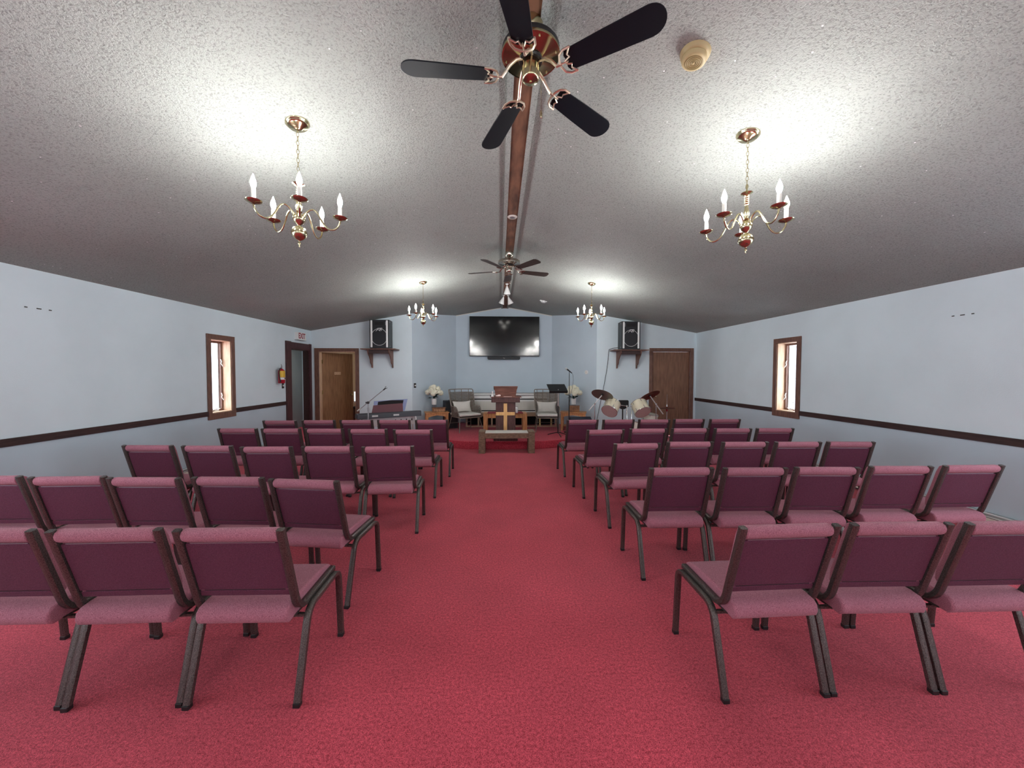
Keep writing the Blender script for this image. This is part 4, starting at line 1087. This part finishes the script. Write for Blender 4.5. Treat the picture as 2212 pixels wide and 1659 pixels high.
# hydrangea bouquets in white vases
def bouquet(loc, seed, label):
    rnd = random.Random(seed)
    t = thing('flower_vase', label, 'flowers in vase', loc, 0, 'white hydrangea bouquets'); t.scale = (1.25, 1.25, 1.3)
    b = MB(); b.lathe([(0.046, 0.0), (0.047, 0.01), (0.045, 0.13)], 20); b.build('glass_base', M_vglass, t, smooth=50)
    b = MB(); b.lathe([(0.045, 0.13), (0.047, 0.132), (0.052, 0.245), (0.053, 0.25), (0.049, 0.25), (0.044, 0.14)], 20); b.build('vase', M_vase, t, smooth=50)
    b = MB()
    for k in range(15):
        a = rnd.uniform(0, 2 * PI); L = rnd.uniform(0.08, 0.15); el = rnd.uniform(-0.25, 0.7)
        d_ = Vector((math.cos(a) * math.cos(el), math.sin(a) * math.cos(el), math.sin(el))); sd = Vector((-math.sin(a), math.cos(a), 0)) * 0.034
        p = Vector((0, 0, 0.27)) + d_ * 0.03; q = p + d_ * L
        mid = (p + q) / 2 + Vector((0, 0, 0.012))
        o_ = len(b.v)
        b.add([p, mid + sd, q, mid - sd, mid + Vector((0, 0, -0.012))], [(0, 1, 4), (1, 2, 4), (2, 3, 4), (3, 0, 4)])
    b.tube([(0, 0, 0.16), (0, 0, 0.30)], 0.02, 8)
    b.build('leaves', M_leaf, t)
    heads = [(-0.10, -0.02, 0.37), (-0.045, -0.07, 0.40), (0.03, -0.07, 0.38), (0.10, -0.02, 0.36), (0.0, -0.02, 0.46), (-0.06, 0.03, 0.44), (0.065, 0.03, 0.43), (0.0, 0.07, 0.40), (-0.13, 0.04, 0.36), (0.13, 0.03, 0.35), (0.0, -0.09, 0.345)]
    for hx, hy, hz in heads:
        b = MB()
        for k in range(46):
            u = rnd.uniform(-1, 1); a = rnd.uniform(0, 2 * PI); s_ = math.sqrt(1 - u * u)
            n_ = Vector((s_ * math.cos(a), s_ * math.sin(a), u))
            if n_.z < -0.6: continue
            c_ = Vector((hx, hy, hz)) + n_ * 0.054
            tu = n_.orthogonal().normalized() * 0.014; tv = n_.cross(tu)
            b.add([c_ + tu, c_ + tv, c_ - tu, c_ - tv, c_ + n_ * 0.007], [(0, 1, 4), (1, 2, 4), (2, 3, 4), (3, 0, 4)])
        b.ball((hx, hy, hz), 0.051, 8)
        b.build('flower_head', M_petal, t)
    return t
bouquet((-1.63, 9.10, ST + 0.453), 4, 'white hydrangeas in a white vase on the left oak side table')
bouquet((1.865, 9.09, ST + 0.453), 9, 'white hydrangeas in a white vase behind the right microphone stand')

# music stand and microphone on the platform, right
def music_stand(loc, rz, hz, tilt, label, lean_m=M_chrome, dw=0.25, dh=0.32):
    t = thing('music_stand', label, 'music stand', loc, rz, 'black music stands')
    b = MB(); b.box(-dw, dw, -0.004, 0.004, 0, dh); b.box(-dw, dw, -0.0, 0.05, 0, 0.006)
    rot = Matrix.Translation((0, 0, hz)) @ Matrix.Rotation(tilt, 4, 'X') @ Matrix.Translation((0, 0, -0.05))
    b.xf(rot); b.build('desk', M_blackplastic, t, bevel=0.002)
    b = MB(); b.tube([(0, 0.0, hz + 0.02), (0, 0.0, hz - 0.38)], 0.0085, 8); b.build('upper_tube', lean_m, t, smooth=True)
    b = MB(); b.tube([(0, 0, hz - 0.36), (0, 0, 0.05)], 0.014, 10); b.build('lower_tube', M_blackplastic, t, smooth=True)
    for k in range(3):
        a = 2 * PI * k / 3 + 0.5
        b = MB(); b.tube([(0, 0, 0.075), (0.10 * math.cos(a), 0.10 * math.sin(a), 0.05), (0.24 * math.cos(a), 0.24 * math.sin(a), 0.008)], 0.009, 6); b.build('leg', M_blackplastic, t, smooth=True)
    return t
music_stand((1.325, 8.16, ST), R(8), 1.03, R(-60), 'black music stand on the platform in front of the right wicker armchair', dw=0.215, dh=0.30)
t = thing('microphone_stand', 'black microphone stand with microphone beside the platform music stand', 'microphone stand', (1.655, 8.58, ST))
b = MB(); b.tube([(0, 0, 0.03), (0, 0, 0.85)], 0.0125, 10); b.build('lower_tube', M_blackplastic, t, smooth=True)
b = MB(); b.tube([(0, 0, 0.84), (0, 0, 1.44)], 0.0075, 8); b.build('upper_tube', M_blackplastic, t, smooth=True)
b = MB(); b.lathe([(0.12, 0), (0.12, 0.012), (0.03, 0.03), (0.015, 0.04)], 28); b.build('round_base', M_blackplastic, t, smooth=40)
m_ = MB(); a0 = Vector((0.062, 0, 1.412)); a1 = Vector((-0.092, -0.02, 1.532)); dm = (a1 - a0).normalized()
m_.lathe([(0.010, 0), (0.013, 0.03), (0.017, 0.13), (0.018, 0.15)], 14, tuple(a0), axis=tuple(dm))
mi = m_.build('microphone', M_blackplastic, t, smooth=50)
b = MB(); b.ball(tuple(a0 + dm * 0.175), 0.027, 14); b.build('microphone_head', M_silver, mi, smooth=160)
b = MB(); b.tube([tuple(a0), (0.085, 0, 1.37), (0.095, 0.0, 1.25), (0.075, 0, 1.05), (0.03, 0.01, 0.9), (0.014, 0.014, 0.7), (0.014, 0.014, 0.3), (0.03, 0.03, 0.02)], 0.0035, 6); b.build('microphone_lead', M_blackplastic, t, smooth=True)

# floor monitor wedge partly hidden behind the first right chair
t = thing('stage_monitor', 'black wedge stage monitor behind the front right aisle chair', 'loudspeaker', (1.72, 7.56, 0), R(6))
b = MB(); b.prism([(-0.18, 0), (0.18, 0), (0.18, 0.46), (0.08, 0.66), (-0.02, 0.60), (-0.18, 0.30)], 'x', -0.23, 0.23); b.build('cabinet', M_darkblue, t, bevel=0.01)
b = MB(); b.prism([(-0.1805, 0.32), (-0.03, 0.60), (-0.038, 0.606), (-0.19, 0.325)], 'x', -0.20, 0.20); b.build('grille', M_grille, t)

# ================================================================== KEYBOARD CORNER
kang = math.atan2(0.6, 1.055)
t = thing('electronic_keyboard', 'dark electronic keyboard on a silver stand, left of the platform', 'keyboard', (-2.20, 7.30, 0), kang)
L_ = 0.61
b = MB(); b.prism([(-0.15, 0.70), (0.15, 0.70), (0.15, 0.76), (0.10, 0.79), (-0.11, 0.808), (-0.15, 0.79)], 'x', -L_, L_); b.build('case', M_keys, t, bevel=0.008)
b = MB(); b.box(-L_ + .05, L_ - .05, 0.0, 0.14, 0.74, 0.772); b.build('keys', M_white, t)
for x0 in (-L_ + .26, 0.05):
    MB().box(x0, x0 + 0.11, -0.1515, -0.149, 0.735, 0.765).build('label_plate', M_silver, t)
b = MB(); rt = Matrix.Translation((0, -0.06, 0.80)) @ Matrix.Rotation(R(12), 4, 'X')
b.prism([(-0.34, 0), (0.26, 0), (0.245, 0.175), (-0.315, 0.155)], 'y', -0.004, 0.004); b.xf(rt); b.build('music_rest', M_rest, t, bevel=0.002)
MB().box(-L_ + .12, L_ - .05, 0.02, 0.04, 0.52, 0.698).build('stand_panel', M_silver, t)
for sx_ in (-1, 1):
    for sy in (-1, 1):
        MB().rtube([(sx_ * 0.50, sy * 0.10, 0.70), (sx_ * 0.53, sy * 0.16, 0.012)], 0.016, 0.016).build('stand_leg', M_silver, t, smooth=50)
for k in range(4):
    MB().box(0.12 + k * .11, 0.14 + k * .11, 0.016, 0.02, 0.60, 0.64).build('panel_slot', M_dark, t)
t2 = thing('sheet_music_folder', 'blue-edged open folder of sheet music leaning on the keyboard rest', 'sheet music', (-2.20, 7.30, 0), kang)
b = MB(); rt = Matrix.Translation((0, -0.042, 0.812)) @ Matrix.Rotation(R(12), 4, 'X')
b.prism([(-0.31, 0.0), (0.30, 0.0), (0.345, 0.245), (-0.30, 0.225)], 'y', 0.0, 0.006); b.xf(rt); b.build('folder', M_folder, t2)
b = MB(); b.prism([(-0.235, 0.12), (0.25, 0.12), (0.265, 0.225), (0.02, 0.232), (-0.225, 0.21)], 'y', -0.003, -0.0005); b.xf(rt); b.build('dark_page', M_dark, t2)
# boom microphone stand
t = thing('boom_stand', 'silver boom microphone stand in front of the keyboard', 'microphone stand', (-2.46, 6.88, 0))
b = MB(); b.tube([(0, 0, 0.05), (0, 0, 0.88)], 0.012, 10); b.tube([(0, 0, 0.86), (0, 0, 0.93)], 0.016, 10); b.build('lower_tube', M_steel, t, smooth=50)
b = MB(); b.tube([(0, 0, 0.92), (0, 0, 1.01)], 0.009, 8); b.build('upper_tube', M_steel, t, smooth=True)
b = MB(); b.ball((0, 0, 1.02), 0.026, 12); b.tube([(-0.045, 0, 1.02), (0, 0, 1.02)], 0.014, 8); b.build('clutch', M_blackplastic, t, smooth=160)
b = MB(); b.tube([(-0.20, 0, 0.862), (0.30, 0, 1.27)], 0.007, 8); b.build('boom_arm', M_steel, t, smooth=True)
b = MB(); b.tube([(-0.20, 0, 0.862), (-0.14, 0, 0.911)], 0.012, 8); b.build('counterweight', M_offwhite, t, smooth=True)
b = MB(); b.tube([(0.285, 0, 1.257), (0.325, 0, 1.29)], 0.011, 8)
b.tube([(0.322, 0, 1.288), (0.318, 0, 1.312), (0.338, 0, 1.322)], 0.005, 6); b.tube([(0.322, 0, 1.288), (0.348, 0, 1.286), (0.352, 0, 1.302)], 0.005, 6)
b.build('microphone_clip', M_blackplastic, t, smooth=True)
for k in range(3):
    a = 2 * PI * k / 3 + 0.2
    b = MB(); b.tube([(0, 0, 0.12), (0.28 * math.cos(a), 0.28 * math.sin(a), 0.008)], 0.008, 6); b.build('leg', M_steel, t, smooth=True)
# keyboard bench hint: dark padded stool behind keyboard
t = thing('keyboard_stool', 'dark padded stool behind the keyboard', 'stool', (-2.42, 7.85, 0), 0.3)
MB().box(-0.22, 0.22, -0.16, 0.16, 0.46, 0.53).build('seat', M_darkblue, t, bevel=0.015, seg=3)
for s in (-1, 1):
    MB().rtube([(s * 0.18, -0.12, 0.0), (s * -0.18, -0.12, 0.46)], 0.012, 0.012, up0=(0, 1, 0)).build('leg', M_blackplastic, t)
    MB().rtube([(s * 0.18, 0.12, 0.0), (s * -0.18, 0.12, 0.46)], 0.012, 0.012, up0=(0, 1, 0)).build('leg', M_blackplastic, t)

# office glimpse: desk with lit monitor
t = thing('office_desk', 'dark desk seen through the open office door', 'desk', (-3.72, 10.2, 0))
MB().box(-0.42, 0.62, 0, 0.5, 0.58, 0.62).build('desktop', M_dark, t)
MB().box(-0.42, -0.38, 0, 0.5, 0, 0.58).build('side_panel', M_pulpit, t); MB().box(0.58, 0.62, 0, 0.5, 0, 0.58).build('side_panel', M_pulpit, t)
t = thing('computer_monitor', 'white glowing computer monitor on the office desk', 'monitor', (-3.93, 10.35, 0.62))
MB().box(-0.17, 0.17, 0, 0.03, 0.10, 0.44).build('housing', M_white, t, bevel=0.01)
MB().box(-0.155, 0.155, -0.003, 0.0, 0.16, 0.42).build('screen', mat('lit_screen', (0.8, 0.9, 1, 1), 0.5, emit=(0.82, 0.93, 1, 1), es=1.6), t)
b = MB(); b.lathe([(0.10, 0), (0.10, 0.03), (0.03, 0.04), (0.025, 0.1)], 20, (0, 0.02, 0)); b.build('stand', M_white, t, smooth=40)

# ================================================================== DRUMS
def drum(b, c_, ax, r, h, m0=0, m1=1, m2=2):
    ax = Vector(ax).normalized()
    b.lathe([(r, 0.012), (r, h - 0.012)], 32, c_, m0, tuple(ax))
def drum_parts(parent, name, c_, ax, r, h, shell, bot, topm, lugs=8):
    ax = Vector(ax).normalized(); cv = Vector(c_)
    d_ = MB().lathe([(r, 0.008), (r, h - 0.008)], 32, c_, 0, tuple(ax)).build(name, shell, parent, smooth=40)
    MB().lathe([(0.001, -0.001), (r - .004, -0.001), (r - .004, 0.006)], 32, c_, 0, tuple(ax)).build('bottom_head', bot, d_)
    MB().lathe([(r - .004, h - 0.006), (r - .004, h + 0.001), (0.001, h + 0.001)], 32, c_, 0, tuple(ax)).build('top_head', topm, d_)
    b = MB(); rot = Vector((0, 0, 1)).rotation_difference(ax).to_matrix()
    for hh in (0.006, h - 0.006):
        b.tube([cv + rot @ Vector(((r + .004) * math.cos(2 * PI * k / 32), (r + .004) * math.sin(2 * PI * k / 32), hh)) for k in range(32)], 0.006, 6, closed=True)
    b.build('hoops', M_chrome, d_, smooth=True)
    for k in range(lugs):
        a = 2 * PI * (k + .5) / lugs
        for z0, z1 in ((0.01, h * 0.30), (h * 0.70, h - 0.01)):
            p = cv + rot @ Vector(((r + .008) * math.cos(a), (r + .008) * math.sin(a), z0)); q = cv + rot @ Vector(((r + .008) * math.cos(a), (r + .008) * math.sin(a), z1))
            b = MB(); b.tube([p, q], 0.0055, 6); b.build('lug', M_steel, d_, smooth=True)
    return d_
t = thing('drum_kit', 'cream bass drum carrying two cream tom drums, right of the platform', 'drum kit', (2.84, 7.72, 0))
drum_parts(t, 'bass_drum', (0, -0.10, 0.285), (0, 1, 0), 0.262, 0.38, M_cream_shell, M_whead, M_whead, 8)
for s in (-1, 1):
    MB().tube([(s * 0.22, 0, 0.18), (s * 0.33, -0.12, 0.008)], 0.008, 6).build('spur', M_chrome, t, smooth=True)
drum_parts(t, 'tom_drum', (-0.475, 0.02, 0.755), (0.50, 0.62, 0.60), 0.165, 0.27, M_cream_shell, M_head, M_whead, 6)
drum_parts(t, 'tom_drum', (0.265, 0.02, 0.725), (-0.14, 0.70, 0.70), 0.170, 0.27, M_cream_shell, M_head, M_whead, 6)
b = MB(); b.tube([(-0.05, 0.12, 0.54), (-0.05, 0.14, 0.86), (-0.22, 0.16, 0.88)], 0.012, 8); b.tube([(0.05, 0.12, 0.54), (0.05, 0.14, 0.86), (0.16, 0.16, 0.88)], 0.012, 8)
b.ball((-0.05, 0.14, 0.86), 0.022, 10); b.ball((0.05, 0.14, 0.86), 0.022, 10)
b.build('tom_holder', M_chrome, t, smooth=60)
t = thing('snare_drum', 'white and chrome snare drum behind the right tom', 'drum', (3.42, 8.16, 0))
drum_parts(t, 'shell', (0, 0, 0.52), (0.1, -0.1, 1), 0.17, 0.14, M_whead, M_whead, M_whead, 8)
for k in range(3):
    a = 2 * PI * k / 3
    MB().tube([(0, 0, 0.30), (0.22 * math.cos(a), 0.22 * math.sin(a), 0.008)], 0.008, 6).build('stand_leg', M_chrome, t, smooth=True)
    MB().tube([(0, 0, 0.42), (0.15 * math.cos(a), 0.15 * math.sin(a), 0.515)], 0.006, 6).build('basket_arm', M_chrome, t, smooth=True)
MB().tube([(0, 0, 0.28), (0, 0, 0.44)], 0.012, 8).build('stand_post', M_chrome, t, smooth=True)
def cymbal_stand(loc, pivot, cpos, tail, nrm, r, mt, label):
    t = thing('cymbal_stand', label, 'cymbal', loc, 0, 'cymbals on boom stands')
    l = Vector(loc)
    p = Vector(pivot) - l; c_ = Vector(cpos) - l; q = Vector(tail) - l
    MB().tube([(0, 0, 0.12), tuple(p)], 0.009, 8).build('post', M_chrome, t, smooth=True)
    MB().tube([(0, 0, 0.10), (0, 0, 0.5)], 0.013, 8).build('lower_post', M_chrome, t, smooth=True)
    MB().tube([tuple(q), tuple(c_)], 0.0115, 8).build('boom_arm', M_silver, t, smooth=True)
    MB().ball(tuple(p), 0.022, 10).build('clutch', M_chrome, t, smooth=160)
    n_ = Vector(nrm).normalized()
    b = MB(); b.lathe([(0.006, 0.034), (0.025, 0.030), (0.04, 0.016), (r * .6, 0.008), (r, 0.0), (r, -0.0015), (r * .6, 0.006), (0.04, 0.014), (0.02, 0.027), (0.006, 0.031)][::-1], 40, tuple(c_), axis=tuple(n_))
    b.build('cymbal', mt, t, smooth=60)
    MB().lathe([(0.012, 0.03), (0.012, 0.05)], 12, tuple(c_), axis=tuple(n_)).build('wing_nut', M_dark, t)
    MB().lathe([(0.02, -0.012), (0.02, 0.012)], 12, tuple(c_), axis=tuple(n_)).build('felt_washer', M_dark, t)
    for k in range(3):
        a = 2 * PI * k / 3 + .4
        MB().tube([(0, 0, 0.30), (0.26 * math.cos(a), 0.26 * math.sin(a), 0.008)], 0.008, 6).build('leg', M_chrome, t, smooth=True)
cymbal_stand((2.06, 7.78, 0), (2.06, 7.78, 0.92), (2.225, 7.80, 1.105), (1.93, 7.77, 0.775), (0.36, 0.42, 0.85), 0.235, M_cymbal, 'dull brass cymbal on a boom stand above the left tom')
cymbal_stand((3.44, 7.86, 0), (3.44, 7.86, 0.90), (3.30, 7.86, 1.085), (3.60, 7.86, 0.68), (-0.26, 0.48, 0.85), 0.225, M_rcymbal, 'dark cymbal tinted by carpet reflection on a chrome boom stand above the right tom')
t = thing('hi_hat', 'hi-hat with thin brown cymbals on a chrome rod, before the closed door', 'hi-hat', (3.70, 7.90, 0))
MB().tube([(0, 0, 0.02), (0, 0, 0.74)], 0.011, 8).build('post', M_chrome, t, smooth=True)
MB().tube([(0, 0, 0.72), (0, 0, 1.11)], 0.0035, 6).build('pull_rod', M_chrome, t, smooth=True)
for zz, s in ((0.815, 1), (0.805, -1)):
    MB().lathe([(0.165, 0), (0.165, s * .001), (0.03, s * 0.008), (0.02, s * 0.02), (0.004, s * 0.022)][::1], 32, (0, 0, zz)).build('cymbal', M_rcymbal, t, smooth=60)
MB().lathe([(0.012, 0.83), (0.014, 0.86), (0.008, 0.89)], 12).build('clutch', M_chrome, t, smooth=40)
MB().lathe([(0.006, 0.72), (0.02, 0.76), (0.022, 0.785), (0.01, 0.79)], 14).build('seat_cup', M_maroon, t, smooth=40)
for k in range(3):
    a = 2 * PI * k / 3 + 1
    MB().tube([(0, 0, 0.25), (0.22 * math.cos(a), 0.22 * math.sin(a), 0.008)], 0.007, 6).build('leg', M_chrome, t, smooth=True)
t = thing('music_stand', 'black upright music stand between the two toms', 'music stand', (2.86, 8.32, 0), 0, 'black music stands')
b = MB(); b.prism([(-0.135, 0.80), (-0.12, 0.795), (-0.04, 0.745), (0.04, 0.745), (0.12, 0.795), (0.135, 0.80), (0.135, 0.935), (0.115, 0.955), (-0.115, 0.955), (-0.135, 0.935)], 'y', -0.004, 0.004); b.build('desk', M_blackplastic, t, bevel=0.002)
MB().tube([(0, 0.012, 0.05), (0, 0.012, 0.80)], 0.016, 8).build('post', M_blackplastic, t, smooth=True)
for k in range(3):
    a = 2 * PI * k / 3 + 1
    MB().tube([(0, 0, 0.07), (0.2 * math.cos(a), 0.2 * math.sin(a), 0.008)], 0.009, 6).build('leg', M_blackplastic, t, smooth=True)
